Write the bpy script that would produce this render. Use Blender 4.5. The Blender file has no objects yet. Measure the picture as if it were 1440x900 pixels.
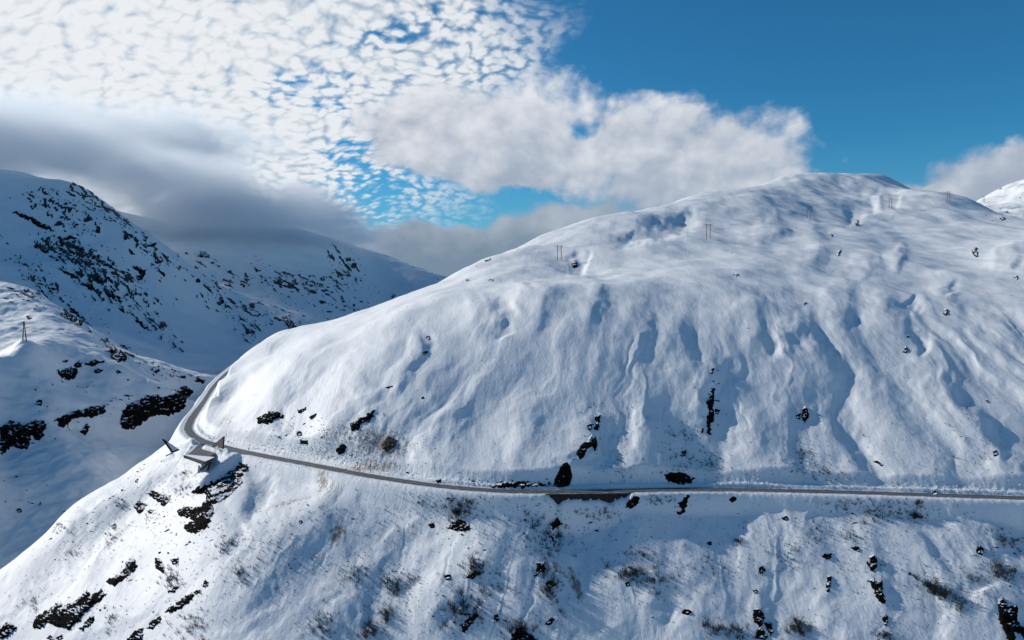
import bpy, bmesh, math, random, os
import numpy as np
from mathutils import Vector, Matrix

# ---------------------------------------------------------------- camera
F = 1028.0                      # focal length in photo pixels (1440 wide)
PITCH = math.radians(2.785)
SC = bpy.context.scene
COL = SC.collection
cam_d = bpy.data.cameras.new('camera'); cam = bpy.data.objects.new('camera', cam_d); COL.objects.link(cam)
cam_d.sensor_width = 36.0; cam_d.lens = 36.0 * F / 1440.0
cam_d.clip_start = 0.5; cam_d.clip_end = 60000
cam.location = (0, 0, 0); cam.rotation_euler = (math.radians(90) - PITCH, 0, 0)
SC.camera = cam

# ---------------------------------------------------------------- light
SUN_AZ = math.radians(-63)      # measured from +Y (view direction), negative = left
SUN_EL = math.radians(24.5)
SUN_POWER = 4.3
SKY = 0.085
SC.view_settings.view_transform = 'Standard'; SC.view_settings.look = 'None'
SC.view_settings.gamma = 1.0; SC.view_settings.use_curve_mapping = False
SC.view_settings.exposure = 0.0
SC.render.engine = 'CYCLES'
SC.cycles.use_denoising = True
SC.cycles.max_bounces = 4; SC.cycles.diffuse_bounces = 2; SC.cycles.volume_bounces = 3
SC.cycles.transparent_max_bounces = 8
sd = bpy.data.lights.new('sun', 'SUN'); sun = bpy.data.objects.new('sun', sd); COL.objects.link(sun)
sd.energy = SUN_POWER; sd.angle = math.radians(0.53); sd.color = (1.0, 0.94, 0.86)
to_sun = Vector((math.sin(SUN_AZ) * math.cos(SUN_EL), math.cos(SUN_AZ) * math.cos(SUN_EL), math.sin(SUN_EL)))
sun.rotation_euler = to_sun.to_track_quat('Z', 'Y').to_euler()
# ---------------------------------------------------------------- node helper
class NT:
    dim = '3D'
    def __init__(s, tree): s.t = tree; s.L = tree.links
    def n(s, typ, **kw):
        nd = s.t.nodes.new(typ)
        for k, v in kw.items(): setattr(nd, k, v)
        return nd
    def put(s, sock, v):
        if v is None: return
        if hasattr(v, 'is_output') or isinstance(v, bpy.types.NodeSocket): s.L.new(v, sock)
        else: sock.default_value = v
    def m(s, op, a, b=None, c=None, clamp=False):
        nd = s.n('ShaderNodeMath', operation=op, use_clamp=clamp)
        s.put(nd.inputs[0], a); s.put(nd.inputs[1], b); s.put(nd.inputs[2], c)
        return nd.outputs[0]
    def v(s, op, a, b=None, scale=None):
        nd = s.n('ShaderNodeVectorMath', operation=op)
        s.put(nd.inputs[0], a); s.put(nd.inputs[1], b)
        if scale is not None: s.put(nd.inputs['Scale'], scale)
        return nd.outputs['Value'] if op in ('LENGTH', 'DOT_PRODUCT', 'DISTANCE') else nd.outputs[0]
    def xyz(s, x, y, z=0.0):
        nd = s.n('ShaderNodeCombineXYZ')
        for i, q in enumerate((x, y, z)): s.put(nd.inputs[i], q)
        return nd.outputs[0]
    def sep(s, vec):
        nd = s.n('ShaderNodeSeparateXYZ'); s.put(nd.inputs[0], vec); return nd.outputs
    def noise(s, vec, scale, detail=4.0, rough=0.55, dim=None, dist=0.0):
        nd = s.n('ShaderNodeTexNoise', noise_dimensions=dim or s.dim)
        s.put(nd.inputs['Vector'], vec); s.put(nd.inputs['Scale'], scale)
        nd.inputs['Detail'].default_value = detail; nd.inputs['Roughness'].default_value = rough
        nd.inputs['Distortion'].default_value = dist
        return nd.outputs['Fac']
    def vor(s, vec, scale, feat='F1', smooth=0.5, rand=1.0):
        nd = s.n('ShaderNodeTexVoronoi', feature=feat, voronoi_dimensions='2D')
        s.put(nd.inputs['Vector'], vec); s.put(nd.inputs['Scale'], scale)
        nd.inputs['Randomness'].default_value = rand
        if feat == 'SMOOTH_F1': nd.inputs['Smoothness'].default_value = smooth
        return nd.outputs['Distance']
    def ss(s, x, lo, hi):       # smoothstep
        nd = s.n('ShaderNodeMapRange', interpolation_type='SMOOTHSTEP')
        s.put(nd.inputs['Value'], x); nd.inputs['From Min'].default_value = lo; nd.inputs['From Max'].default_value = hi
        if lo > hi:
            nd.inputs['From Min'].default_value = hi; nd.inputs['From Max'].default_value = lo
            nd.inputs['To Min'].default_value = 1; nd.inputs['To Max'].default_value = 0
        return nd.outputs['Result']
    def lerp(s, x, a0, a1, b0, b1):
        nd = s.n('ShaderNodeMapRange'); s.put(nd.inputs['Value'], x)
        for i, q in zip(('From Min', 'From Max', 'To Min', 'To Max'), (a0, a1, b0, b1)): nd.inputs[i].default_value = q
        return nd.outputs['Result']
    def mix(s, f, a, b):
        nd = s.n('ShaderNodeMix', data_type='RGBA')
        s.put(nd.inputs[0], f)
        for i, q in ((6, a), (7, b)):
            if isinstance(q, tuple): nd.inputs[i].default_value = (*q, 1) if len(q) == 3 else q
            else: s.L.new(q, nd.inputs[i])
        return nd.outputs[2]

def pxdir(px, py):
    a, b = (px - 720.0) / F, (450.0 - py) / F
    x = a; y = math.cos(PITCH) + b * math.sin(PITCH); z = -math.sin(PITCH) + b * math.cos(PITCH)
    return x, y, z
def azel(px, py):
    x, y, z = pxdir(px, py); return math.atan2(x, y), z / math.hypot(x, y)

# ---------------------------------------------------------------- sky
W = bpy.data.worlds.new('World'); SC.world = W; W.use_nodes = True
for nd in list(W.node_tree.nodes): W.node_tree.nodes.remove(nd)
g = NT(W.node_tree); g.dim = '2D'       # the sky patterns live on flat sheets
out = g.n('ShaderNodeOutputWorld'); bg = g.n('ShaderNodeBackground')
sky = g.n('ShaderNodeTexSky', sky_type='NISHITA', sun_disc=False)
sky.sun_elevation = SUN_EL; sky.sun_rotation = SUN_AZ
sky.altitude = 1000; sky.air_density = 1.0; sky.dust_density = 0.1; sky.ozone_density = 3.0
tc = g.n('ShaderNodeTexCoord')
d = tc.outputs['Generated']
dx, dy, dz = g.sep(d)
az = g.m('ARCTAN2', dx, dy)
hyp = g.m('SQRT', g.m('ADD', g.m('MULTIPLY', dx, dx), g.m('MULTIPLY', dy, dy)))
el = g.m('DIVIDE', dz, g.m('MAXIMUM', hyp, 0.001))
AE = g.xyz(az, el, 0.0)
def blob(px, py, wx, wy, rot=0.0, vec=None):
    """1 at the centre of an ellipse on the sky, 0 on its rim and beyond (falls linearly)"""
    a0, e0 = azel(px, py)
    vx, vy, _ = g.sep(vec if vec is not None else AE)
    x = g.m('SUBTRACT', vx, a0); y = g.m('SUBTRACT', vy, e0)
    c, s_ = math.cos(rot), math.sin(rot)
    xr = g.m('ADD', g.m('MULTIPLY', x, c), g.m('MULTIPLY', y, s_)); yr = g.m('SUBTRACT', g.m('MULTIPLY', y, c), g.m('MULTIPLY', x, s_))
    xr = g.m('DIVIDE', xr, wx / F); yr = g.m('DIVIDE', yr, wy / F)
    q = g.m('SQRT', g.m('ADD', g.m('MULTIPLY', xr, xr), g.m('MULTIPLY', yr, yr)))
    return g.m('SUBTRACT', 1.0, q)
def mx(*a):
    r = a[0]
    for q in a[1:]: r = g.m('MAXIMUM', r, q)
    return r

base = sky.outputs[0]
# deep blue of high mountain air: the Nishita colour filtered a little
fil = g.n('ShaderNodeMix', data_type='RGBA', blend_type='MULTIPLY'); fil.inputs[0].default_value = 1.0
g.L.new(base, fil.inputs[6]); fil.inputs[7].default_value = (0.25, 0.88, 1.12, 1)
skyc = g.n('ShaderNodeVectorMath', operation='SCALE'); g.L.new(fil.outputs[2], skyc.inputs[0]); skyc.inputs['Scale'].default_value = SKY
col = skyc.outputs[0]
col = g.mix(g.m('MULTIPLY', g.ss(el, 0.20, -0.02), 0.55), col, (0.17, 0.37, 0.56))

# high altocumulus: a sheet of small puffs at constant height, seen in perspective
hz = g.m('ADD', g.m('MAXIMUM', el, 0.0), 0.50)
P = g.xyz(g.m('DIVIDE', g.m('SINE', az), hz), g.m('DIVIDE', g.m('COSINE', az), hz), 0.0)
wn = g.n('ShaderNodeTexNoise', noise_dimensions='2D'); g.put(wn.inputs['Vector'], P); wn.inputs['Scale'].default_value = 5.5; wn.inputs['Detail'].default_value = 5
Pw = g.v('ADD', P, g.v('SCALE', g.v('SUBTRACT', wn.outputs['Color'], (0.5, 0.5, 0.5)), scale=0.07))
rm = g.n('ShaderNodeMapping'); g.put(rm.inputs[0], Pw); rm.inputs['Rotation'].default_value = (0, 0, math.radians(-25)); rm.inputs['Scale'].default_value = (1.0, 1.45, 1)
puff = g.vor(rm.outputs[0], 39.0, 'SMOOTH_F1', 0.45)
puff2 = g.vor(g.v('ADD', rm.outputs[0], (3.1, 1.7, 0.0)), 75.0, 'SMOOTH_F1', 0.5)
puffd = g.m('SUBTRACT', 0.60, g.m('ADD', g.m('MULTIPLY', puff, 0.72), g.m('MULTIPLY', puff2, 0.34)))
fine = g.noise(rm.outputs[0], 52.0, 7.0, 0.62)
bx, by = azel(690, 60)
ragged = g.m('MULTIPLY', g.m('SUBTRACT', g.noise(P, 5.0, 6.0, 0.6), 0.5), 0.7)
cover = mx(blob(180, 60, 560, 330, 0.0), blob(380, 10, 400, 180, -0.1), blob(300, 185, 280, 140, -0.15), blob(40, 220, 330, 260, 0.0))
cov = g.m('ADD', g.m('MULTIPLY', g.m('MINIMUM', cover, 0.62), 1.45), ragged)
holes = g.m('MULTIPLY', mx(blob(420, 118, 95, 34, 0.15), blob(455, 150, 60, 18, 0.1), blob(560, 45, 90, 30, 0.3), blob(500, 215, 80, 30), blob(525, 265, 90, 75)), 1.1)
holes = g.m('MAXIMUM', holes, 0.0)
glow0 = g.ss(mx(blob(60, 110, 560, 300), 0.0), 0.0, 0.9)
tex = g.m('ADD', g.m('MULTIPLY', puffd, 1.9), g.m('MULTIPLY', g.m('SUBTRACT', fine, 0.5), 0.95))
dens = g.m('ADD', g.m('MULTIPLY', cov, 0.62), g.m('ADD', tex, g.m('MULTIPLY', glow0, 0.24)))
dens = g.m('SUBTRACT', dens, g.m('ADD', g.m('MULTIPLY', holes, 0.80), 0.10))
alt_a = g.m('MULTIPLY', g.ss(dens, -0.50, 0.56), g.ss(cov, 0.0, 0.42))
alt_b = g.ss(g.m('ADD', tex, g.m('MULTIPLY', glow0, 0.22)), -0.12, 0.66)
glow = g.ss(mx(blob(0, 60, 620, 420), 0.0), 0.0, 0.8)
alt_c = g.mix(alt_b, (0.46, 0.55, 0.64), (0.82, 0.85, 0.88))
alt_c2 = g.mix(g.m('MULTIPLY', glow, 0.45), alt_c, (0.93, 0.94, 0.95))
col = g.mix(g.m('MULTIPLY', alt_a, 0.96), col, alt_c2)

# middle cumulus bank and the cloud behind the summit: billows of domain-warped noise
wn2 = g.n('ShaderNodeTexNoise', noise_dimensions='2D'); g.put(wn2.inputs['Vector'], AE); wn2.inputs['Scale'].default_value = 8.0; wn2.inputs['Detail'].default_value = 7; wn2.inputs['Roughness'].default_value = 0.55
AEw = g.v('ADD', AE, g.v('SCALE', g.v('SUBTRACT', wn2.outputs['Color'], (0.5, 0.5, 0.5)), scale=0.075))
shape = mx(blob(1030, 218, 128, 72, 0.0, AEw), blob(900, 200, 150, 82, -0.1, AEw), blob(760, 200, 170, 110, -0.1, AEw),
           blob(650, 210, 140, 95, 0.0, AEw), blob(600, 165, 120, 60, 0.1, AEw), blob(980, 255, 170, 50, 0.0, AEw), blob(580, 222, 110, 55, 0, AEw),
           blob(715, 240, 140, 60, 0, AEw), blob(1440, 262, 190, 48, 0.0, AEw), blob(1330, 268, 90, 30, 0.0, AEw), blob(1450, 228, 60, 26, 0, AEw),
           g.m('MULTIPLY', blob(970, 156, 40, 22, 0, AEw), 0.6))
bil = g.noise(g.v('MULTIPLY', AE, (1.0, 1.25, 1.0)), 10.5, 8.0, 0.57, dist=0.1)
bv_ = g.vor(g.v('MULTIPLY', AEw, (1.0, 1.15, 1.0)), 26.0, 'SMOOTH_F1', 0.6)
bv2_ = g.vor(g.v('MULTIPLY', AEw, (1.0, 1.15, 1.0)), 55.0, 'SMOOTH_F1', 0.6)
bil = g.m('ADD', g.m('MULTIPLY', bil, 0.80), g.m('SUBTRACT', 0.19, g.m('ADD', g.m('MULTIPLY', bv_, 0.18), g.m('MULTIPLY', bv2_, 0.09))))
gap = g.m('MAXIMUM', mx(g.m('MULTIPLY', blob(806, 178, 60, 26, 0.0, AEw), 0.42), blob(790, 292, 100, 26, -0.2, AEw)), 0.0)
gapb = g.m('MAXIMUM', mx(blob(512, 262, 75, 70, 0.2, AEw), blob(630, 288, 140, 32, -0.1, AEw)), 0.0)
dn2 = g.m('SUBTRACT', g.m('ADD', g.m('MULTIPLY', shape, 1.15), g.m('MULTIPLY', g.m('SUBTRACT', bil, 0.52), 1.25)), g.m('ADD', g.m('MULTIPLY', gap, 1.3), g.m('MULTIPLY', gapb, 0.9)))
cu_a = g.ss(dn2, 0.0, 0.46)
bil2 = g.noise(g.v('ADD', g.v('MULTIPLY', AE, (1.0, 1.25, 1.0)), (-0.016, 0.018, 0.0)), 10.5, 5.0, 0.50, dist=0.1)   # sunward neighbour, for shading painted into the cloud colour
relief = g.m('SUBTRACT', bil, g.m('ADD', g.m('MULTIPLY', bil2, 0.80), 0.10))
lit = g.m('ADD', g.lerp(el, azel(700, 330)[1], azel(700, 110)[1], 0.10, 0.80), g.m('MULTIPLY', relief, 1.3))
cu_c = g.mix(g.ss(lit, 0.0, 1.0), (0.36, 0.42, 0.52), (0.80, 0.82, 0.86))  # bright tops and grey undersides painted in
col = g.mix(g.m('MULTIPLY', cu_a, 0.94), col, cu_c)

# distant grey bank low over the valley
bank = mx(blob(660, 388, 310, 84, 0.0, AEw), blob(815, 320, 175, 52, -0.1, AEw), blob(450, 360, 150, 70, 0, AEw), blob(800, 345, 130, 60, -0.1, AEw))
dn3 = g.m('ADD', g.m('MULTIPLY', bank, 1.2), g.m('MULTIPLY', g.m('SUBTRACT', g.noise(AE, 9.0, 7.0, 0.55), 0.52), 0.9))
dn3 = g.m('SUBTRACT', dn3, g.m('MULTIPLY', gapb, 1.0))
bk_a = g.ss(dn3, 0.04, 0.40)
bk_c = g.mix(g.ss(g.m('ADD', g.lerp(el, azel(600, 380)[1], azel(600, 300)[1], 0.0, 1.0), g.m('MULTIPLY', relief, 1.5)), 0.0, 1.4), (0.19, 0.26, 0.35), (0.42, 0.48, 0.56))  # same painted shading, darker towards the base of the bank
col = g.mix(g.m('MULTIPLY', bk_a, 0.97), col, bk_c)
g.put(bg.inputs['Color'], col); bg.inputs['Strength'].default_value = 1.0
g.L.new(bg.outputs[0], out.inputs[0])
W.cycles.sampling_method = 'MANUAL'; W.cycles.sample_map_resolution = 1024
# ---------------------------------------------------------------- noise (numpy)
def _hash(ix, iy, seed):
    h = (ix.astype(np.int64) * 374761393 + iy.astype(np.int64) * 668265263 + seed * 1442695041) & 0xFFFFFFFF
    h = ((h ^ (h >> 13)) * 1274126177) & 0xFFFFFFFF
    h = h ^ (h >> 16)
    return (h & 0xFFFF).astype(np.float32) / 65535.0
def vnoise(x, y, seed=0):       # gradient noise, about -1..1
    x = np.asarray(x, dtype=np.float32); y = np.asarray(y, dtype=np.float32)
    ix = np.floor(x); iy = np.floor(y); fx = x - ix; fy = y - iy
    u = fx * fx * fx * (fx * (fx * 6 - 15) + 10); v = fy * fy * fy * (fy * (fy * 6 - 15) + 10)
    def gr(a, b):
        an = _hash(ix + a, iy + b, seed) * 6.2831853
        return np.cos(an) * (fx - a) + np.sin(an) * (fy - b)
    n0 = gr(0, 0) * (1 - u) + gr(1, 0) * u; n1 = gr(0, 1) * (1 - u) + gr(1, 1) * u
    return (n0 * (1 - v) + n1 * v) * 1.5
def fbm(x, y, seed=0, oc=4, gain=0.5, lac=2.03):
    s = 0.0; a = 1.0
    for k in range(oc):
        s = s + a * vnoise(x, y, seed + k * 17); x = x * lac + 5.3; y = y * lac - 3.1; a *= gain
    return s
def sstep(x, a, b):
    t = np.clip((x - a) / (b - a), 0, 1); return t * t * (3 - 2 * t)

# ---------------------------------------------------------------- terrain control points
# (photo px, photo py, distance Y in metres): where the ground was judged to be; (px, 'z', Y, z) for ground the photo hides
CP = []
def I(*a): CP.extend([('i',) + q for q in a])
def Wd(*a): CP.extend([('w',) + q for q in a])
# slope below the road
I((1440,900,210),(1440,800,230),(1200,900,213),(1200,800,234),(1000,900,216),(1000,800,237),(800,900,217),(800,800,238),
  (600,900,218),(600,800,241),(450,900,219),(450,800,244),(450,720,266),(300,900,222),(300,800,248),(300,700,288),
  (200,900,235),(200,800,272),(200,700,328),(200,648,368),(100,900,250),(100,800,292),(100,716,348),(0,900,264),(0,850,280),(0,802,305),
  (600,740,258),(800,740,254),(1000,740,252),(1200,740,248),(1440,740,246))
Wd((1700,'z',205,-110),(1700,'z',300,-48))
# upper face
I((800,620,286),(800,540,312),(800,460,346),(800,400,400),(800,378,520),(800,340,590),(822,314,650),
  (1000,620,287),(1000,540,313),(1000,460,350),(1000,400,415),(1000,350,540),(1000,310,690),(1000,271,850),
  (1200,620,286),(1200,540,315),(1200,460,355),(1200,400,430),(1200,350,560),(1200,300,800),(1200,270,960),(1190,246,1150),
  (1440,620,280),(1440,540,312),(1440,460,360),(1440,400,440),(1440,350,560),(1440,322,680),
  (560,620,296),(560,540,322),(560,480,352),(560,440,405),(575,414,500),
  (680,620,290),(680,540,316),(680,470,345),(680,420,400),(680,385,480),(690,364,560),(760,336,625),
  (450,620,306),(450,540,345),(450,490,385),(460,459,490),
  (380,610,327),(380,560,352),(380,520,390),(390,490,480),
  (320,600,352),(320,565,395),(320,540,440),
  (900,297,790),(1050,264,980),(1100,250,1080),(1225,245,1130),(1248,250,1110),(1264,262,1070),(1310,270,980),(1370,284,900),(1400,302,800),(1440,318,700))
# road bench
def rz(px, py, z): return -z * 1.0
ROAD_PX = [(1760,714,-75.5),(1600,707,-75),(1440,700.5,-75),(1320,696.5,-75),(1200,692.5,-75),(1060,689,-75),(960,688.5,-75),(860,690.5,-75),(790,691.5,-75),(720,691,-75),
           (665,688,-75),(610,682.5,-75),(560,675.5,-75),(510,667.5,-75),(445,655,-75),(400,646.5,-75),(371,641,-75),(344,635.5,-75),(322,630.5,-75),
           (302,625,-74.8),(286,620.5,-74.3),(272,613,-73.6),(265,604,-72.6),(267,594,-71.5),(274,582,-70),(283,570,-68.6),(291,558,-67.2),(300,544.5,-65.3),(313,530,-62.3),(331,515.5,-58.5),(351,501,-55),(372,488,-52)]
def at_z(px, py, z):            # point at height z on the line of sight
    x, y, zz = pxdir(px, py); k = z / zz; return np.array([x * k, y * k, z])
def at_y(px, py, Y):
    x, y, zz = pxdir(px, py); k = Y / y; return np.array([x * k, Y, zz * k])
ROAD = np.array([at_z(*q) for q in ROAD_PX])
# spur edge and valley behind it
I((248,612,372),(300,690,295))
Wd((250,'z',400,-97),(220,'z',400,-108),(180,'z',400,-117),(225,'z',450,-120),(200,'z',440,-124),(170,'z',425,-128),(130,'z',405,-130),(100,'z',382,-130),(250,'z',470,-113),(40,'z',360,-138),(0,'z',345,-143),(-150,'z',330,-150),(300,'z',455,-80),(310,'z',560,-88))
I((0,640,480),(0,720,420),(0,785,385),(100,600,520),(100,690,445),(200,600,572),(100,640,475),(150,640,497),(195,640,522),(222,634,548),(150,680,455),(178,664,492),(236,612,580),(250,580,600),(255,560,640),(300,531,900))
# left hill
I((0,401,880),(60,416,840),(100,441,780),(130,463,730),(190,501,680),(240,521,665),(288,533,680),(0,450,690),(0,500,575),(60,520,560),(32,480,575),(60,450,690),(110,480,640),
  (0,560,520),(0,600,500),(100,540,572),(100,500,605),(100,575,535),(200,538,612),(200,570,585),(150,520,605),(240,545,620),(60,590,512))
Wd((-80,'z',520,-44),(-100,'z',640,-42),(-200,'z',520,-58),(-220,'z',650,-62),(-330,'z',450,-80),(-200,'z',820,-40),(-100,'z',440,-92))  # unseen ground left of frame, heights set to help shade the valley
Wd((0,'z',970,-16),(60,'z',930,-40),(130,'z',860,-75),(190,'z',800,-95),(240,'z',780,-105),(288,'z',800,-112))
# far mountain
I((0,240,1600),(110,262,1500),(150,292,1480),(210,338,1450),(255,372,1480),(0,390,1130),(100,440,1090),(200,490,1030),(250,515,1020),(50,330,1300),(150,350,1330),
  (150,410,1180),(300,450,1400),(300,400,1750),(400,400,1900),(400,440,1650),(370,480,1400),(450,370,2200),(500,400,2150),(550,410,2250),
  (300,330,2300),(400,322,2500),(480,338,2500),(560,371,2450),(592,396,2300),(330,505,1150),(200,440,1180),(300,360,2000))
Wd((-200,'z',1600,330),(-250,'z',1100,60),(0,'z',2200,330),(110,'z',1900,150),(480,'z',3200,0),(600,'z',3000,-60),(250,'z',1750,30))
# hidden ground behind the main crest
Wd((430,'z',640,-75),(480,'z',700,-72),(350,'z',640,-90),(400,'z',1000,-125),(350,'z',900,-122),(600,'z',720,-40),(600,'z',1100,-120),(690,'z',800,5),(760,'z',850,20),(820,'z',900,30),
   (900,'z',1080,60),(1000,'z',1150,90),(1100,'z',1350,120),(1200,'z',1450,140),(1265,'z',1300,130),(800,'z',1700,-80),(600,'z',1700,-130),(1000,'z',2200,-50),
   (1370,'z',1080,98),(1440,'z',900,60))
I((1440,254,1700),(1400,270,1650),(1380,286,1500),(1440,290,1300))
Wd((1300,'z',1700,120),(1440,'z',2200,150),(1600,'z',1900,290),(1600,'z',900,90),(1700,'z',500,40))
for px_ in (300, 700, 1100, 1440): Wd((px_,'z',6000,-150),(px_,'z',160,-150),(px_,'z',90,-205),(px_,'z',30,-235))
Wd((0,'z',6000,100),(0,'z',190,-170),(0,'z',60,-235),(100,'z',12000,-150),(1300,'z',12000,-150))

pts = []; val = []
for q in CP:
    if q[0] == 'i': X = at_y(q[1], q[2], q[3])
    else:
        x, y, _ = pxdir(q[1], 400); X = np.array([x / y * q[3], q[3], q[4]])
    r = math.hypot(X[0], X[1]); pts.append((math.atan2(X[0], X[1]), math.log(r))); val.append(X[2] / r)
for k in range(2, len(ROAD), 1):
    X = ROAD[k]; r = math.hypot(X[0], X[1]); pts.append((math.atan2(X[0], X[1]), math.log(r))); val.append(X[2] / r)
for a in (-180, -140, -100, -65, 65, 100, 140, 180):
    for r, z in ((30, -235), (100, -215), (300, -190), (900, -60), (2500, 300), (12000, 200)):
        pts.append((math.radians(a), math.log(r))); val.append(z / r)
pts = np.array(pts); val = np.array(val)
ASP = 1.35
def kern(d2): return 0.5 * d2 * np.log(d2 + 1e-12)
Q = pts * np.array([ASP, 1.0]); nP = len(Q)
D2 = ((Q[:, None] - Q[None]) ** 2).sum(-1)
A = np.zeros((nP + 3, nP + 3)); A[:nP, :nP] = kern(D2) + np.eye(nP) * 2e-5
A[:nP, nP] = 1; A[:nP, nP + 1:] = Q; A[nP, :nP] = 1; A[nP + 1:, :nP] = Q.T
sol = np.linalg.solve(A, np.concatenate([val, np.zeros(3)]))
def tps(a, lr):
    sh = a.shape; p = np.stack([a.ravel() * ASP, lr.ravel()], 1); o = np.empty(len(p))
    for i in range(0, len(p), 20000):
        c = p[i:i + 20000]; d2 = ((c[:, None] - Q[None]) ** 2).sum(-1)
        o[i:i + 20000] = kern(d2) @ sol[:nP] + sol[nP] + c @ sol[nP + 1:]
    return o.reshape(sh)

# ---------------------------------------------------------------- polar grid round the camera's ground point
LOD = float(os.environ.get('LOD', '1'))
fine_az = np.radians(np.arange(-37.5, 37.5001, 0.078 * LOD))
steps = [];  a = math.radians(37.5); st = math.radians(0.2)
while a < math.pi - 0.03: a += st; st *= 1.12; steps.append(a)
steps = [s for s in steps if s < math.pi - 0.02]
AZ = np.concatenate([-np.array(steps[::-1]), fine_az, np.array(steps)])
rr = [12.0]
while rr[-1] < 11500:
    r = rr[-1]
    if r < 195: dr = max(3.0, (195 - r) * 0.10)
    elif r < 430: dr = 0.55
    elif r < 1350: dr = 0.55 + (r - 430) * 0.0026
    elif r < 3200: dr = 7
    else: dr = 60 + (r - 3200) * 0.05
    rr.append(r + dr * (LOD if r > 195 else 1))
R = np.array(rr)
# coarse spline evaluation, then bilinear
ca = np.linspace(-math.pi, math.pi, 0)
ca = np.concatenate([AZ[:len(steps)], np.linspace(fine_az[0], fine_az[-1], 190), AZ[-len(steps):]])
cr = np.linspace(math.log(R[0]), math.log(R[-1]), 430)
cr = np.unique(np.concatenate([np.linspace(math.log(R[0]), math.log(195), 25), np.linspace(math.log(195), math.log(1400), 300), np.linspace(math.log(1400), math.log(R[-1]), 90)]))
GA, GR = np.meshgrid(ca, cr, indexing='ij')
TC = tps(GA, GR)
def bil(tab, xa, ya, x, y):
    i = np.clip(np.searchsorted(xa, x) - 1, 0, len(xa) - 2); j = np.clip(np.searchsorted(ya, y) - 1, 0, len(ya) - 2)
    fx = (x - xa[i]) / (xa[i + 1] - xa[i]); fy = (y - ya[j]) / (ya[j + 1] - ya[j])
    return tab[i, j] * (1 - fx) * (1 - fy) + tab[i + 1, j] * fx * (1 - fy) + tab[i, j + 1] * (1 - fx) * fy + tab[i + 1, j + 1] * fx * fy
def cubic_resample(tab, xa, ya, x, y):    # separable Catmull-Rom on non-uniform knots (via finite-difference tangents)
    def one(t, k, q):
        d = np.gradient(t, k, axis=0)
        i = np.clip(np.searchsorted(k, q) - 1, 0, len(k) - 2); h = (k[i + 1] - k[i])[:, None]; s = ((q - k[i])[:, None]) / h
        s2 = s * s; s3 = s2 * s
        return t[i] * (2 * s3 - 3 * s2 + 1) + d[i] * h * (s3 - 2 * s2 + s) + t[i + 1] * (-2 * s3 + 3 * s2) + d[i + 1] * h * (s3 - s2)
    t1 = one(tab, xa, x)
    return one(t1.T, ya, y).T
T0 = cubic_resample(TC, ca, cr, AZ, np.log(R))          # z / r
AA, RR = np.meshgrid(AZ, R, indexing='ij')
X0 = np.sin(AA) * RR; Y0 = np.cos(AA) * RR; Z = T0 * RR
# picture-like coordinates of the bare ground, used to place relief along the fall lines seen in the photograph
fy = Y0 * math.cos(PITCH) - Z * math.sin(PITCH)
ok = fy > 5
PX = np.where(ok, 720 + F * X0 / np.where(ok, fy, 1), 9999.0)
PY = np.where(ok, 450 - F * (Z * math.cos(PITCH) + Y0 * math.sin(PITCH)) / np.where(ok, fy, 1), 9999.0)
SCL = RR / F                                            # metres per photo pixel
front = (np.abs(AA) < math.radians(60))
# ---------------------------------------------------------------- relief
main = front & (RR < 1500) & ~((PX < 330) & (RR > 430) & (RR < 1500) & (AA < azel(300, 500)[0])) & ~((PX < 640) & (RR > 900))
far = (AA < azel(650, 400)[0]) & (RR > 1090)
lhill = (AA < azel(305, 500)[0]) & (RR > 430) & (RR <= 1090)
wmain = main.astype(np.float32); wfar = far.astype(np.float32); wlh = lhill.astype(np.float32)
dZ = np.zeros_like(Z)
PYc = np.clip(PY, 236, 1400)
q = (PX - 950.0) / (PYc - 60.0)
wob = fbm(PX / 120, PYc / 110, 5, 4) * 0.055
low = sstep(PYc + 40 * vnoise(PX / 120, PYc / 100, 6), 370, 560)                 # 0 on the rounded top, 1 on the steep lower face
under = sstep(PYc, 690, 720)
dZ += wmain * np.clip(SCL, 0.2, 1.2) * (
    (vnoise((q + wob) * 7.0, PYc / 170, 11) * 4.4
     + vnoise((q + wob) * 15, PYc / 120, 12) * 2.2
     + (1 - np.abs(vnoise((q + wob * 1.2) * 24, PYc / 75, 13))) * 1.05 * (0.35 + 0.65 * sstep(vnoise(PX / 130, PYc / 110, 14), -0.2, 0.5))
     + vnoise((q + wob * 1.2) * 60, PYc / 60, 15) * 0.2 + vnoise((q + wob * 3) * 120, PYc / 26, 16) * 0.13 * sstep(vnoise(PX / 70, PYc / 60, 18), -0.3, 0.4)) * (0.10 + 0.90 * low))
# rounded wind-packed humps and hollows everywhere
dZ += wmain * (fbm(X0 / 75, Y0 / 85, 21, 3, 0.42) * 3.4 * (1 - 0.72 * low) + fbm((X0 + 0.25 * Y0) / 24, Y0 / 30, 22, 3, 0.45) * (0.62 - 0.15 * low)
               + fbm(X0 / 4.5, Y0 / 4.5, 23, 3, 0.5) * 0.045 * (0.2 + 0.8 * low))
dZ += wlh * (fbm(X0 / 40, Y0 / 30, 31, 4, 0.5) * 2.6 + fbm(X0 / 9, Y0 / 8, 32, 3) * 0.25)
dZ += ((AA > 0.25) & (RR > 1350)) * (fbm(X0 / 90, Y0 / 90, 43, 5, 0.5) * 7)
dZ += wfar * (fbm(X0 / 170, Y0 / 170, 41, 6, 0.46) * 8)
Z += dZ

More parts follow.
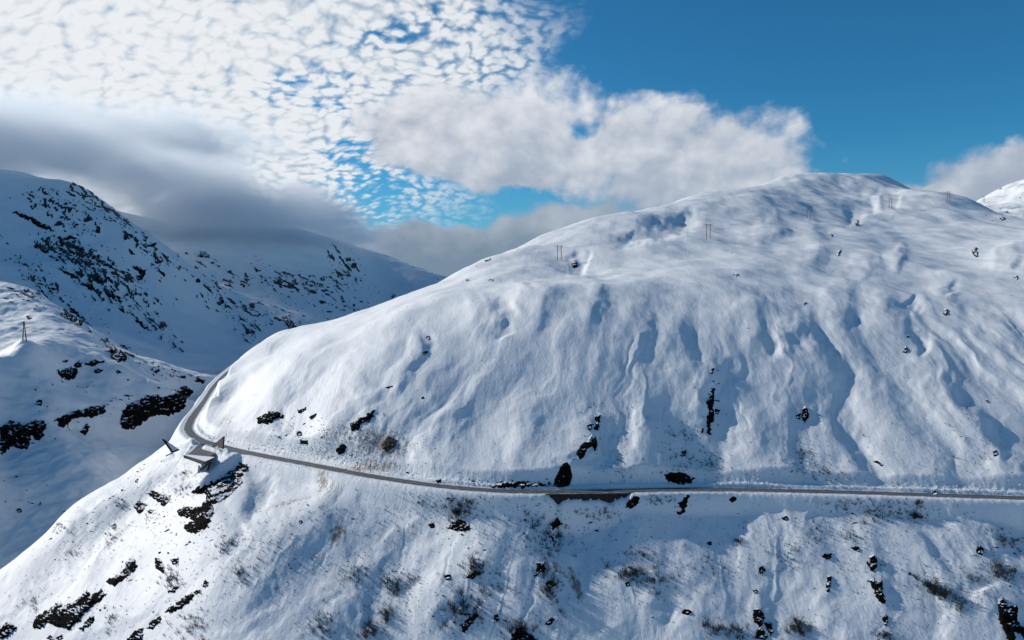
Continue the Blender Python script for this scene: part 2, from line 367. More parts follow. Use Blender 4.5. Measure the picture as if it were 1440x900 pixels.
# hand-placed forms: polyline in photo pixels, half-width in pixels (left gentle, right steep), height in metres
def seg_dist(px, py, P):
    best = np.full(px.shape, 1e9, dtype=np.float32); side = np.zeros(px.shape, dtype=np.float32); tt = np.zeros(px.shape, dtype=np.float32)
    n = len(P) - 1
    for i in range(n):
        ax, ay = P[i]; bx_, by_ = P[i + 1]; ux, uy = bx_ - ax, by_ - ay; L2 = ux * ux + uy * uy
        t = np.clip(((px - ax) * ux + (py - ay) * uy) / L2, 0, 1)
        ddx = px - (ax + t * ux); ddy = py - (ay + t * uy); dd = np.hypot(ddx, ddy)
        m = dd < best
        best = np.where(m, dd, best); side = np.where(m, np.sign(ddx * uy - ddy * ux), side); tt = np.where(m, (i + t) / n, tt)
    return best, side, tt
WPX = PX + 9 * fbm(PX / 45, PYc / 45, 61, 3); WPY = PY + 9 * fbm(PX / 45 + 9, PYc / 45, 62, 3)
def stroke(P, wl, wr, h, rmax=1400, rmin=0, ends=0.34):
    P = [tuple(map(float, p)) for p in P]
    if P[0][1] > P[-1][1]: P = P[::-1]      # run down the picture: side +1 = left of the line on screen
    x0 = min(p[0] for p in P) - max(wl, wr); x1 = max(p[0] for p in P) + max(wl, wr)
    y0 = min(p[1] for p in P) - max(wl, wr); y1 = max(p[1] for p in P) + max(wl, wr)
    ci = np.where((AZ > azel(x0 - 3, 400)[0] - 0.01) & (AZ < azel(x1 + 3, 400)[0] + 0.01))[0]
    if not len(ci): return
    s = slice(ci[0], ci[-1] + 1); ri = slice(np.searchsorted(R, max(rmin, 150)), np.searchsorted(R, rmax))
    px = WPX[s, ri]; py = WPY[s, ri]
    m = (px > x0) & (px < x1) & (py > y0) & (py < y1)
    if not m.any(): return
    dd, sd_, tt = seg_dist(px[m], py[m], P)
    # side: for a line going down the screen, ddx*uy > 0 means to the right
    w = np.where(sd_ > 0, wr, wl); k = np.clip(1 - dd / w, 0, 1); k = k * k * (3 - 2 * k)
    e = np.clip(np.minimum(tt, 1 - tt) / max(ends, 1e-3), 0, 1); e = e * e * (3 - 2 * e)
    sub = Z[s, ri]; sub[m] += h * k * e; Z[s, ri] = sub
RIDGES = [
 # big forms of the upper face
 ([(1112,436),(1130,475),(1165,520),(1200,560)], 60, 16, 5.5), ([(1085,500),(1100,560),(1110,620)], 28, 18, 2.2),
 ([(1000,505),(985,560),(990,610)], 40, 14, 4.0), ([(840,560),(830,610),(800,650),(792,680)], 46, 22, 4.2),
 ([(700,545),(735,600),(770,670)], 40, 24, 2.6), ([(655,545),(610,590),(592,665)], 55, 12, 3.2), ([(590,555),(560,600),(540,640)], 26, 22, 1.5),
 ([(600,455),(590,490),(560,530),(520,590)], 36, 9, 3.6), ([(540,545),(500,580)], 40, 12, 2.4), ([(640,425),(690,440),(700,480)], 40, 12, 4.2),
 ([(560,450),(530,500),(480,545),(440,580)], 34, 18, 2.0), ([(480,470),(450,510),(420,550)], 40, 14, 1.8), ([(420,490),(390,530),(350,565)], 40, 14, 1.6),
 ([(790,395),(760,430),(735,470)], 30, 14, 2.6), ([(850,390),(830,430),(838,470)], 26, 10, 2.6), ([(745,400),(720,440)], 26, 12, 2.4),
 ([(895,410),(900,460),(890,520)], 30, 12, 2.2), ([(955,420),(950,470),(960,520),(940,570)], 30, 14, 2.6),
 ([(1040,400),(1060,450),(1085,500)], 34, 14, 2.4), ([(1180,380),(1185,430),(1170,470)], 30, 14, 2.4), ([(1240,400),(1250,450),(1280,500)], 34, 14, 2.4),
 ([(1300,380),(1330,420),(1345,470),(1400,520)], 44, 16, 3.0), ([(1350,430),(1400,460),(1440,510)], 36, 14, 2.2), ([(1390,350),(1440,380)], 24, 14, 3.2),
 ([(1310,520),(1350,580),(1400,640)], 40, 16, 2.2), ([(1220,520),(1240,580),(1290,650)], 34, 18, 2.0), ([(1150,560),(1180,620),(1200,680)], 26, 16, 1.6),
 ([(1260,470),(1300,520),(1320,560)], 26, 12, 2.2), ([(1040,560),(1050,610),(1030,660)], 20, 22, 1.4), ([(905,560),(900,620),(890,680)], 22, 22, 1.6),
 # long dark curved scarp and hollows near the top
 ([(985,300),(960,308),(915,322),(870,334)], 26, 26, 0.01),
 ([(1255,340),(1275,380)], 24, 10, 2.5), ([(1210,350),(1225,400)], 24, 10, 2.2), ([(1140,310),(1150,350),(1135,390)], 26, 12, 2.4), ([(1075,300),(1100,340)], 30, 12, 2.4),
 # slope under the road
 ([(470,690),(420,730),(350,790),(290,850),(260,900)], 40, 26, 2.2), ([(560,760),(520,800),(480,850),(440,900)], 34, 18, 2.2), ([(650,820),(620,850),(596,900)], 50, 12, 2.6),
 ([(440,740),(400,790),(350,850),(310,905)], 26, 14, 1.6), ([(620,740),(580,790),(545,830)], 22, 12, 1.4), ([(700,720),(690,770),(660,820)], 22, 16, 1.2),
 ([(520,830),(490,870),(470,905)], 24, 12, 1.5), ([(790,720),(780,780),(760,850),(755,900)], 30, 20, 1.6), ([(735,780),(728,830),(730,880)], 24, 12, 1.4), ([(930,790),(920,840),(905,900)], 20, 12, 1.2),
 ([(1090,700),(1130,760),(1170,800)], 30, 16, 1.3), ([(1165,800),(1160,850),(1180,895)], 20, 12, 1.0), ([(1190,720),(1220,770),(1240,850),(1246,900)], 22, 14, 1.2),
 ([(1330,700),(1380,725),(1440,765)], 60, 12, 2.2), ([(1000,720),(980,790),(985,860)], 30, 20, 1.0), ([(1100,800),(1070,850),(1066,900)], 20, 12, 1.0),
 ([(1440,880),(1400,850),(1385,820)], 30, 24, 2.0), ([(345,640),(352,690),(330,760)], 26, 40, 3.2), ([(250,690),(215,740),(160,800),(90,870)], 40, 22, 3.0),
 ([(180,730),(130,790),(60,850)], 36, 14, 1.4), ([(130,700),(70,760)], 24, 12, 0.9), ([(200,760),(165,820),(140,900)], 16, 20, 2.0),
 # left hill
]
for P_, wl, wr, h in RIDGES: stroke(P_, wl * 1.35, wr * 2.0, h * (0.5 if h < 3 else 0.42))
HOLLOWS = [
 ([(988,306),(965,314),(930,324),(890,334),(850,338)], 14, 14, -5.0, 1000, 500), ([(1245,284),(1215,286),(1175,298)], 14, 14, -4.0, 1300, 600), ([(1275,278),(1240,276)], 12, 12, -2.6, 1300, 700),
 ([(1210,248),(1160,250)], 8, 7, -2.0, 1400, 900), ([(800,356),(815,368),(832,378)], 9, 9, -2.8, 700, 420), ([(690,352),(672,362)], 7, 7, -2.0, 760, 480),
 ([(604,452),(598,478),(606,498)], 9, 11, -2.4, 700, 300), ([(1000,520),(1003,560),(998,610)], 12, 20, -2.4, 500, 250), ([(1030,560),(1036,600),(1010,650)], 24, 20, -2.4, 500, 250),
 ([(845,590),(850,630),(835,670)], 14, 30, -2.4, 500, 250), ([(1145,470),(1130,480),(1120,500)], 14, 14, -2.2, 600, 300), ([(1100,480),(1080,500)], 18, 14, -2.0, 600, 300),
 ([(700,455),(712,480)], 14, 16, -2.4, 600, 300), ([(1030,500),(1035,540)], 12, 14, -1.5, 600, 300), ([(1280,420),(1300,440)], 14, 10, -2.2, 600, 300), ([(360,650),(372,700),(350,750)], 14, 16, -1.8, 500, 200),
 ([(1290,465),(1300,500)], 10, 12, -1.6, 600, 300),([(370,585),(400,590),(430,600),(470,620)], 14, 14, -1.8, 500, 300), ([(1330,395),(1342,420)], 10, 12, -2, 700, 300),
]
for P_, wl, wr, h, r1, r0 in HOLLOWS: stroke(P_, wl * 1.7, wr * 1.7, h * (0.75 if h < -2.6 or P_[0][0] < 410 else 0.42), r1, r0, 0.3)

# slide tracks and runnels: thin shallow grooves that follow the fall line
_r = random.Random(4)
for _ in range(46):
    lowz = _r.random() < 0.35
    x = _r.uniform(380, 1430); y = _r.uniform(705, 800) if lowz else _r.uniform(max(430, 640 - (x - 380) * 0.35), 590)
    L_ = _r.uniform(50, 150); P_ = [(x, y)]; k_ = _r.uniform(-0.12, 0.12)
    for _k in range(5):
        sl = (x - 950) / (y - 60) + k_ + _r.uniform(-0.18, 0.18); x += sl * L_ / 5; y += L_ / 5; P_.append((x, y))
    if not lowz and y > 668: continue
    stroke(P_, _r.uniform(3, 5), _r.uniform(3, 5), _r.choice((-0.20, -0.14, 0.14, 0.20)), 900, 0, 0.3)
# ---------------------------------------------------------------- road bench
def resample(P, step):
    P = np.asarray(P, float); n = len(P); out_ = []
    for i in range(n - 1):
        p0 = P[max(i - 1, 0)]; p1 = P[i]; p2 = P[i + 1]; p3 = P[min(i + 2, n - 1)]
        m_ = max(2, int(np.linalg.norm(p2 - p1) / step))
        for k in range(m_):
            t = k / m_; out_.append(0.5 * ((2 * p1) + (-p0 + p2) * t + (2 * p0 - 5 * p1 + 4 * p2 - p3) * t * t + (-p0 + 3 * p1 - 3 * p2 + p3) * t ** 3))
    out_.append(P[-1]); return np.array(out_)
RP = resample(ROAD, 2.0)
HW = 2.75
def road_field(x, y, line, lim):
    best = np.full(x.shape, 1e9, dtype=np.float64); zz = np.zeros(x.shape); side = np.zeros(x.shape); ss_ = np.zeros(x.shape); S = 0.0
    for i in range(len(line) - 1):
        a_, b_ = line[i], line[i + 1]; u = b_[:2] - a_[:2]; L2 = u @ u
        m = (np.abs(x - a_[0]) < lim + 3) & (np.abs(y - a_[1]) < lim + 3)
        if m.any():
            xm, ym = x[m], y[m]; t = np.clip(((xm - a_[0]) * u[0] + (ym - a_[1]) * u[1]) / L2, 0, 1)
            ex = xm - a_[0] - t * u[0]; ey = ym - a_[1] - t * u[1]; dd = np.hypot(ex, ey); bm = dd < best[m]
            tmp = best[m]; tmp[bm] = dd[bm]; best[m] = tmp
            tmp = zz[m]; tmp[bm] = (a_[2] + t * (b_[2] - a_[2]))[bm]; zz[m] = tmp
            tmp = side[m]; tmp[bm] = np.sign(u[0] * ey - u[1] * ex)[bm]; side[m] = tmp
            tmp = ss_[m]; tmp[bm] = (S + t * math.sqrt(L2))[bm]; ss_[m] = tmp
        S += math.sqrt(L2)
    return best, zz, side, ss_
rs = slice(np.searchsorted(R, 220), np.searchsorted(R, 640))
csel = np.where(np.abs(AZ) < math.radians(60))[0]; cs = slice(csel[0], csel[-1] + 1)
RD, RZ, RSIDE, RS = road_field(X0[cs, rs], Y0[cs, rs], RP, 26)
# the road runs from the right of the picture to the left, so the uphill side is on its right: side < 0
sub = Z[cs, rs]; up = RSIDE < 0
bn = fbm(X0[cs, rs] / 1.6, Y0[cs, rs] / 1.6, 51, 3); bn2 = vnoise(RS / 22, RS * 0, 52)
wU = 1 - sstep(RD, 4.2, 9.0); wD = 1 - sstep(RD, 3.4, 9.5)
# stretch carried on a retaining wall: the ground starts well below the road there
PXR = PX[cs, rs]; wl0 = sstep(PXR, 764, 784) * (1 - sstep(PXR, 876, 890)) * (Y0[cs, rs] < 330) * (~up)
drop = wl0 * (2.0 + 0.9 * vnoise(PXR / 17, PXR * 0, 77) + 1.6 * np.exp(-((PXR - 785) / 5.0) ** 2) + 0.7 * np.exp(-((PXR - 852) / 12.0) ** 2))
w = np.where(up, wU, wD)
new = sub * (1 - w) + (RZ) * w
bermU = (1.15 + 0.6 * bn2 + 0.16 * bn) * sstep(RD, HW + 0.1, HW + 1.1) * (1 - sstep(RD, 5.6, 9.5))
bermD = (0.22 + 0.10 * bn) * sstep(RD, HW + 0.1, HW + 0.7) * (1 - sstep(RD, 4.8, 6.5))
new = new + np.where(up, np.maximum(bermU, 0), bermD)
bermD_cut = wl0 > 0.02
new = np.where(bermD_cut & (RD > HW + 0.45), new - drop * (1 - sstep(RD, 7.0, 20.0)) - bermD * wl0, new)
new = np.where(RD < HW + 0.25, RZ - 0.03, new)
Z[cs, rs] = np.where(RD < 25, new, sub)
# lay-by floor at the lookout
LAY = np.array([at_z(px, py, -75.0) for px, py in ((252,633),(262,641),(286,652),(301,646),(330,640),(350,637),(322,631),(303,627),(290,624),(272,628))])
def in_poly(x, y, P):
    c = np.zeros(x.shape, bool); n = len(P)
    for i in range(n):
        x1_, y1_ = P[i][:2]; x2_, y2_ = P[(i + 1) % n][:2]
        c ^= ((y1_ > y) != (y2_ > y)) & (x < (x2_ - x1_) * (y - y1_) / (y2_ - y1_ + 1e-12) + x1_)
    return c
def poly_sdist(x, y, P):
    dd = np.full(x.shape, 1e9); n = len(P)
    for i in range(n):
        a_ = P[i][:2]; b_ = P[(i + 1) % n][:2]; u = b_ - a_
        t = np.clip(((x - a_[0]) * u[0] + (y - a_[1]) * u[1]) / (u @ u), 0, 1)
        dd = np.minimum(dd, np.hypot(x - a_[0] - t * u[0], y - a_[1] - t * u[1]))
    return np.where(in_poly(x, y, P), -dd, dd)
ls = slice(np.searchsorted(R, 280), np.searchsorted(R, 420)); la = np.where((AZ > azel(215, 400)[0]) & (AZ < azel(380, 400)[0]))[0]; las = slice(la[0], la[-1] + 1)
sdL = poly_sdist(X0[las, ls], Y0[las, ls], LAY); sub = Z[las, ls]
wl_ = 1 - sstep(sdL, 0.4, 6.0); tgt = -75.03
Z[las, ls] = np.where(sdL < 30, sub * (1 - wl_) + np.minimum(tgt, sub + 5) * wl_, sub)

# snow heaped round the lookout (positions read off the finished ground)
fy = Y0[las, ls] * math.cos(PITCH) - Z[las, ls] * math.sin(PITCH)
QX = 720 + F * X0[las, ls] / fy; QY = 450 - F * (Z[las, ls] * math.cos(PITCH) + Y0[las, ls] * math.sin(PITCH)) / fy
def heap(P, wx, h, gate=None):
    sub_ = Z[las, ls]; dd_, sd2, tt2 = seg_dist(QX + 1.5 * fbm(QX / 7, QY / 5, 3, 2), (QY + fbm(QX / 5, QY / 5, 9, 2)) * 1.0, [tuple(map(float, p)) for p in P])
    k = np.clip(1 - dd_ / wx, 0, 1); k = k * k * (3 - 2 * k); near = (RR[las, ls] > 300) & (RR[las, ls] < 420)
    Z[las, ls] = np.where(near, sub_ + h * k, sub_)
heap([(246,632),(256,630),(264,626),(269,622)], 7, 1.5)
heap([(252,639),(259,636)], 6, 1.0)
heap([(289,631),(302,636),(318,636)], 5.5, 1.7)
heap([(318,638),(334,640)], 4, 0.9)
heap([(240,640),(232,644)], 9, 1.2)
TG = Z / RR
# ---------------------------------------------------------------- lookups on the finished ground
TG = Z / RR
def ground(x, y):
    a = math.atan2(x, y); r = math.hypot(x, y)
    i = min(max(np.searchsorted(AZ, a) - 1, 0), len(AZ) - 2); j = min(max(np.searchsorted(R, r) - 1, 0), len(R) - 2)
    fa = (a - AZ[i]) / (AZ[i + 1] - AZ[i]); fr = (r - R[j]) / (R[j + 1] - R[j])
    return float(Z[i, j] * (1 - fa) * (1 - fr) + Z[i + 1, j] * fa * (1 - fr) + Z[i, j + 1] * (1 - fa) * fr + Z[i + 1, j + 1] * fa * fr)
def hit(px, py, rmin=0.0):      # where the line of sight through a photo pixel meets the ground
    a, te = azel(px, py)
    i = min(max(np.searchsorted(AZ, a) - 1, 0), len(AZ) - 2); fa = (a - AZ[i]) / (AZ[i + 1] - AZ[i])
    t = TG[i] * (1 - fa) + TG[i + 1] * fa
    k0 = np.searchsorted(R, max(rmin, 150)); h_ = np.where(t[k0:] >= te)[0]
    if not len(h_): return None
    k = h_[0] + k0
    if k == 0: return None
    den = t[k] - t[k - 1]; s = 0.5 if abs(den) < 1e-9 else (te - t[k - 1]) / den; s = min(max(s, 0), 1)
    r = R[k - 1] + s * (R[k] - R[k - 1])
    return Vector((math.sin(a) * r, math.cos(a) * r, te * r))
def gnormal(x, y, e=1.2):
    return Vector((ground(x - e, y) - ground(x + e, y), ground(x, y - e) - ground(x, y + e), 2 * e)).normalized()

# ---------------------------------------------------------------- materials
def new_mat(name):
    m = bpy.data.materials.new(name); m.use_nodes = True
    for nd in list(m.node_tree.nodes): m.node_tree.nodes.remove(nd)
    gg = NT(m.node_tree); o = gg.n('ShaderNodeOutputMaterial'); b = gg.n('ShaderNodeBsdfPrincipled'); gg.L.new(b.outputs[0], o.inputs[0])
    return m, gg, b
def snow_mat():
    m, s, b = new_mat('snow')
    tcn = s.n('ShaderNodeTexCoord').outputs['Object']
    big_ = s.noise(tcn, 0.02, 4); fin = s.noise(tcn, 0.35, 6, 0.6)
    c = s.mix(s.ss(big_, 0.35, 0.7), (0.78, 0.805, 0.815), (0.845, 0.855, 0.85))
    # wind-blown grit and dead grass showing through thin snow in a few places (vertex attribute 'dirt')
    at = s.n('ShaderNodeAttribute', attribute_name='dirt').outputs['Fac']
    dn = s.noise(s.v('MULTIPLY', tcn, (1.0, 0.45, 0.45)), 0.9, 7, 0.68)
    dm = s.m('MULTIPLY', s.ss(s.m('ADD', dn, s.m('MULTIPLY', at, 0.34)), 0.60, 0.84), s.ss(at, 0.02, 0.5))
    c = s.mix(s.m('MULTIPLY', dm, 0.85), c, (0.20, 0.15, 0.11))
    cr = s.n('ShaderNodeAttribute', attribute_name='crag').outputs['Fac']     # bare rock ribs on the far slopes
    crn = s.noise(tcn, 0.13, 6, 0.65)
    c = s.mix(s.ss(s.m('ADD', cr, s.m('MULTIPLY', s.m('SUBTRACT', crn, 0.5), 1.3)), 0.45, 0.62), c, (0.020, 0.017, 0.015))
    s.L.new(c, b.inputs['Base Color']); b.inputs['Roughness'].default_value = 0.62
    b.inputs['Specular IOR Level'].default_value = 0.25
    h_ = s.m('ADD', s.m('MULTIPLY', s.noise(tcn, 0.9, 5, 0.6), 1.0), s.m('MULTIPLY', s.noise(s.v('MULTIPLY', tcn, (1.6, 0.5, 0.5)), 0.30, 5, 0.6), 1.6))
    bp = s.n('ShaderNodeBump'); bp.inputs['Strength'].default_value = 0.45; bp.inputs['Distance'].default_value = 0.30
    s.L.new(h_, bp.inputs['Height']); s.L.new(bp.outputs[0], b.inputs['Normal'])
    return m
M_SNOW = snow_mat()

# ---------------------------------------------------------------- the ground sheet
def grid_mesh(name, V, nu, nv):
    me = bpy.data.meshes.new(name)
    i = np.arange((nu - 1) * (nv - 1)); a_ = (i // (nv - 1)) * nv + (i % (nv - 1))
    quads = np.stack([a_, a_ + 1, a_ + nv + 1, a_ + nv], 1).astype(np.int32)
    me.vertices.add(len(V)); me.vertices.foreach_set('co', V.astype(np.float32).ravel())
    me.loops.add(quads.size); me.loops.foreach_set('vertex_index', quads.ravel())
    me.polygons.add(len(quads)); me.polygons.foreach_set('loop_start', np.arange(0, quads.size, 4, dtype=np.int32))
    me.polygons.foreach_set('use_smooth', np.ones(len(quads), bool))
    me.update(calc_edges=True)
    return me
CRAG = np.zeros_like(Z, dtype=np.float32)
def crag(px, py, wx, wy, rot, k, ang, rlo=1080, rhi=4000, sc=1.0):
    ex, ey = PX - px, PY - py; c_, s_ = math.cos(rot), math.sin(rot)
    m_ = ((np.abs(ex) < wx + wy) & (np.abs(ey) < wx + wy) & (RR > rlo) & (RR < rhi))
    x_, y_ = ex[m_], ey[m_]; q_ = ((x_ * c_ + y_ * s_) / wx) ** 2 + ((y_ * c_ - x_ * s_) / wy) ** 2
    c2, s2_ = math.cos(ang), math.sin(ang); X_, Y_ = PX[m_], PY[m_]
    al = (X_ * c2 + Y_ * s2_); ac = (Y_ * c2 - X_ * s2_)
    n_ = fbm(al / (16 * sc), ac / (5.0 * sc), 71, 4, 0.6)
    k = k - (0.1 if 280 < px < 500 else 0.0)
    v_ = sstep(n_ + k * np.clip(1 - q_, 0, 1) - 0.55, 0.0, 0.16) * (q_ < 1)
    sub_ = CRAG[m_]; CRAG[m_] = np.maximum(sub_, v_)
for a_ in ((130,385,80,30,0.7,.62,.8),(90,352,60,20,0.5,.55,.6),(90,298,75,24,0.45,.5,.6),(155,300,60,14,.75,.5,.75),(120,270,45,12,.5,.5,.6),(200,345,50,18,.75,.5,.75),(180,400,60,20,.7,.5,.8),(235,370,40,14,.7,.35,.7),(60,400,60,16,.8,.3,.8),(220,455,60,12,.8,.45,.8),
           (400,395,90,14,0.05,.5,.4),(440,412,80,20,.3,.4,.5),(310,420,50,20,.5,.45,.9),(485,378,40,24,1.2,.42,1.0),(370,440,60,16,.3,.38,.5),(350,465,30,16,.9,.55,.9),(300,385,60,20,.4,.25,.5)):
    crag(*a_)
for a_ in ((165,492,34,14,.6,.5,.6),(205,560,70,10,-.1,.2,.2),(100,440,40,10,.7,.5,.7),(35,412,30,8,.2,.4,.3),(235,525,50,8,.25,.35,.3)): crag(*a_, 440, 1000, 0.8)
Z = Z + CRAG * np.where(RR > 1080, 2.2, 0.7)
DIRT = np.zeros_like(Z, dtype=np.float32)
def dirt(px, py, wx, wy, k=1.0, rot=0.0):
    ex, ey = PX - px, PY - py; c_, s_ = math.cos(rot), math.sin(rot)
    qq = ((ex * c_ + ey * s_) / wx) ** 2 + ((ey * c_ - ex * s_) / wy) ** 2
    np.maximum(DIRT, k * np.clip(1 - qq, 0, 1) * (RR < 460), out=DIRT)
for a_ in ((535,625,60,26,0.85),(480,612,60,30,0.5),(520,650,60,12,0.8),(455,682,12,18,0.8,0.2),(500,672,8,14,0.6),(430,665,10,12,0.5),(475,750,16,26,0.9,0.25),(400,712,50,6,0.6,-0.3),
           (318,596,22,14,0.5,-0.6),(810,822,9,34,1.1,-0.35),(1290,725,60,20,0.2),(650,700,60,30,0.3),(775,800,40,70,0.35),(1330,745,60,14,0.25),(460,690,26,22,0.55),(300,650,30,8,0.2)):
    dirt(*a_)
me = grid_mesh('snow_ground', np.stack([X0, Y0, Z], -1).reshape(-1, 3), len(AZ), len(R))
at_ = me.attributes.new('dirt', 'FLOAT', 'POINT'); at_.data.foreach_set('value', DIRT.astype(np.float32).ravel())
a3_ = me.attributes.new('crag', 'FLOAT', 'POINT'); a3_.data.foreach_set('value', CRAG.astype(np.float32).ravel())
me.materials.append(M_SNOW)
gnd = bpy.data.objects.new('snow_ground', me); COL.objects.link(gnd); gnd['kind'] = 'structure'
gnd['label'] = 'snow-covered mountainside and valley ground'
# ---------------------------------------------------------------- small mesh helpers
def tag(o, label=None, cat=None, group=None, kind=None):
    if label: o['label'] = label
    if cat: o['category'] = cat
    if group: o['group'] = group
    if kind: o['kind'] = kind
    return o
def mesh_obj(name, verts, faces, mat, parent=None, smooth=False):
    me_ = bpy.data.meshes.new(name); me_.from_pydata([tuple(v) for v in verts], [], faces)
    if smooth:
        for p in me_.polygons: p.use_smooth = True
    if mat: me_.materials.append(mat)
    me_.update(); o = bpy.data.objects.new(name, me_); COL.objects.link(o)
    if parent: o.parent = parent
    return o
def empty(name, loc, rz=0.0):
    o = bpy.data.objects.new(name, None); o.location = loc; o.rotation_euler = (0, 0, rz); o.empty_display_size = 0.5; COL.objects.link(o); return o
class MB:
    def __init__(s): s.v = []; s.f = []
    def add(s, v, f):
        k = len(s.v); s.v += [tuple(q) for q in v]; s.f += [tuple(i + k for i in q) for q in f]
    def box(s, c, size, rot=None):
        x, y, z = [q / 2 for q in size]
        v = [Vector((a * x, b * y, d * z)) for a in (-1, 1) for b in (-1, 1) for d in (-1, 1)]
        if rot: v = [rot @ q for q in v]
        s.add([q + Vector(c) for q in v], [(0, 1, 3, 2), (4, 6, 7, 5), (0, 4, 5, 1), (2, 3, 7, 6), (0, 2, 6, 4), (1, 5, 7, 3)])
    def tube(s, p, q, r0, r1=None, n=6, cap=True):
        p, q = Vector(p), Vector(q); r1 = r0 if r1 is None else r1
        d = (q - p).normalized(); a = d.orthogonal().normalized(); b = d.cross(a)
        v = []
        for c, r in ((p, r0), (q, r1)):
            for i in range(n): t = 2 * math.pi * i / n; v.append(c + (a * math.cos(t) + b * math.sin(t)) * r)
        f = [(i, (i + 1) % n, n + (i + 1) % n, n + i) for i in range(n)]
        if cap: f += [tuple(range(n))[::-1], tuple(range(n, 2 * n))]
        s.add(v, f)
    def prism(s, poly, th):      # a flat polygon given thickness along its normal, both ways
        P_ = [Vector(q) for q in poly]; nn = (P_[1] - P_[0]).cross(P_[-1] - P_[0]).normalized() * th / 2; n = len(P_)
        s.add([q + nn for q in P_] + [q - nn for q in P_], [tuple(range(n)), tuple(range(2 * n - 1, n - 1, -1))] + [(i, n + i, n + (i + 1) % n, (i + 1) % n) for i in range(n)])
    def build(s, name, mat, parent=None, smooth=False): return mesh_obj(name, s.v, s.f, mat, parent, smooth)

def simple_mat(name, c1, c2, scale=1.0, rough=0.8, lo=0.4, hi=0.65, metal=0.0, bump=0.0):
    m, s, b = new_mat(name); tcn = s.n('ShaderNodeTexCoord').outputs['Object']
    nz = s.noise(tcn, scale, 6, 0.6)
    s.L.new(s.mix(s.ss(nz, lo, hi), c1, c2), b.inputs['Base Color']); b.inputs['Roughness'].default_value = rough; b.inputs['Metallic'].default_value = metal
    if bump:
        bp = s.n('ShaderNodeBump'); bp.inputs['Strength'].default_value = bump; bp.inputs['Distance'].default_value = 0.2
        s.L.new(nz, bp.inputs['Height']); s.L.new(bp.outputs[0], b.inputs['Normal'])
    return m
M_CONC = simple_mat('weathered_concrete', (0.035, 0.032, 0.030), (0.10, 0.095, 0.09), 0.8)
M_DARK = simple_mat('dark_steel', (0.008, 0.008, 0.009), (0.016, 0.015, 0.014), 2.0)
M_GALV = simple_mat('galvanised_steel', (0.16, 0.165, 0.17), (0.26, 0.26, 0.265), 1.5, 0.55, metal=0.3)
M_WALL = simple_mat('dark_shaded_stonework', (0.006, 0.005, 0.005), (0.024, 0.019, 0.017), 0.9, 0.85, bump=0.6)  # stone taken near black, the wall's shade put into its colour
M_POLE = simple_mat('weathered_timber', (0.20, 0.10, 0.065), (0.32, 0.18, 0.12), 1.0)
M_POLED = simple_mat('tarred_timber', (0.030, 0.022, 0.018), (0.07, 0.05, 0.042), 1.0)
M_GLASSY = simple_mat('brown_porcelain', (0.09, 0.04, 0.025), (0.14, 0.06, 0.04), 3.0, 0.3)
M_WIRE = simple_mat('aluminium_wire', (0.20, 0.20, 0.21), (0.25, 0.25, 0.25), 3.0, 0.5)

# ---------------------------------------------------------------- road surface
def asphalt():
    m, s, b = new_mat('wet_asphalt'); tcn = s.n('ShaderNodeTexCoord').outputs['Object']
    u = s.n('ShaderNodeAttribute', attribute_name='across').outputs['Fac']      # -1 downhill edge .. 1 uphill edge
    nz = s.noise(tcn, 0.5, 7, 0.65); n2 = s.noise(tcn, 3.0, 4, 0.6)
    c = s.mix(nz, (0.040, 0.040, 0.042), (0.085, 0.082, 0.08))
    au = s.m('ABSOLUTE', u)
    trk = s.m('MULTIPLY', s.ss(s.m('ABSOLUTE', s.m('SUBTRACT', s.m('ABSOLUTE', s.m('ADD', au, s.m('MULTIPLY', s.noise(tcn, 0.03, 2), 0.15))), 0.45)), 0.22, 0.08), 0.6)
    c = s.mix(s.m('SUBTRACT', 0.55, s.m('MULTIPLY', trk, 0.9), clamp=True), c, (0.12, 0.125, 0.135))
    edge = s.ss(s.m('ADD', au, s.m('MULTIPLY', s.m('SUBTRACT', nz, 0.5), 1.1)), 0.72, 1.0)
    mid = s.m('MULTIPLY', s.ss(s.m('ADD', s.m('MULTIPLY', au, -1.0), s.m('MULTIPLY', s.m('SUBTRACT', nz, 0.5), 1.2)), -0.10, 0.20), 0.30)
    c = s.mix(s.m('MAXIMUM', edge, mid), c, (0.52, 0.54, 0.57))
    s.L.new(c, b.inputs['Base Color']); s.L.new(s.lerp(n2, 0.3, 0.7, 0.35, 0.75), b.inputs['Roughness'])
    return m
M_ASPH = asphalt()
def ribbon(name, line, offs, dz, mat):
    v = []; f = []; ac = []
    n = len(line); m_ = len(offs)
    for i in range(n):
        t = (line[min(i + 1, n - 1)] - line[max(i - 1, 0)])[:2]; t = t / np.linalg.norm(t); nr = np.array([t[1], -t[0]])   # to the right of travel = uphill
        kw = 1.0 - 0.22 * float(sstep(line[i][1], 330, 360)) - 0.25 * float(sstep(line[i][1], 380, 440))
        for o_ in offs:
            o_ = o_ * kw
            v.append((line[i][0] + nr[0] * o_, line[i][1] + nr[1] * o_, line[i][2] + dz)); ac.append(o_ / offs[-1] / kw)
    for i in range(n - 1):
        for j in range(m_ - 1): a_ = i * m_ + j; f.append((a_, a_ + 1, a_ + m_ + 1, a_ + m_))
    o = mesh_obj(name, v, f, mat); a2 = o.data.attributes.new('across', 'FLOAT', 'POINT'); a2.data.foreach_set('value', ac); return o
rd = ribbon('road', RP, [-HW, -HW / 2, 0, HW / 2, HW], 0.03, M_ASPH); tag(rd, kind='structure'); rd['label'] = 'narrow cleared asphalt mountain road'
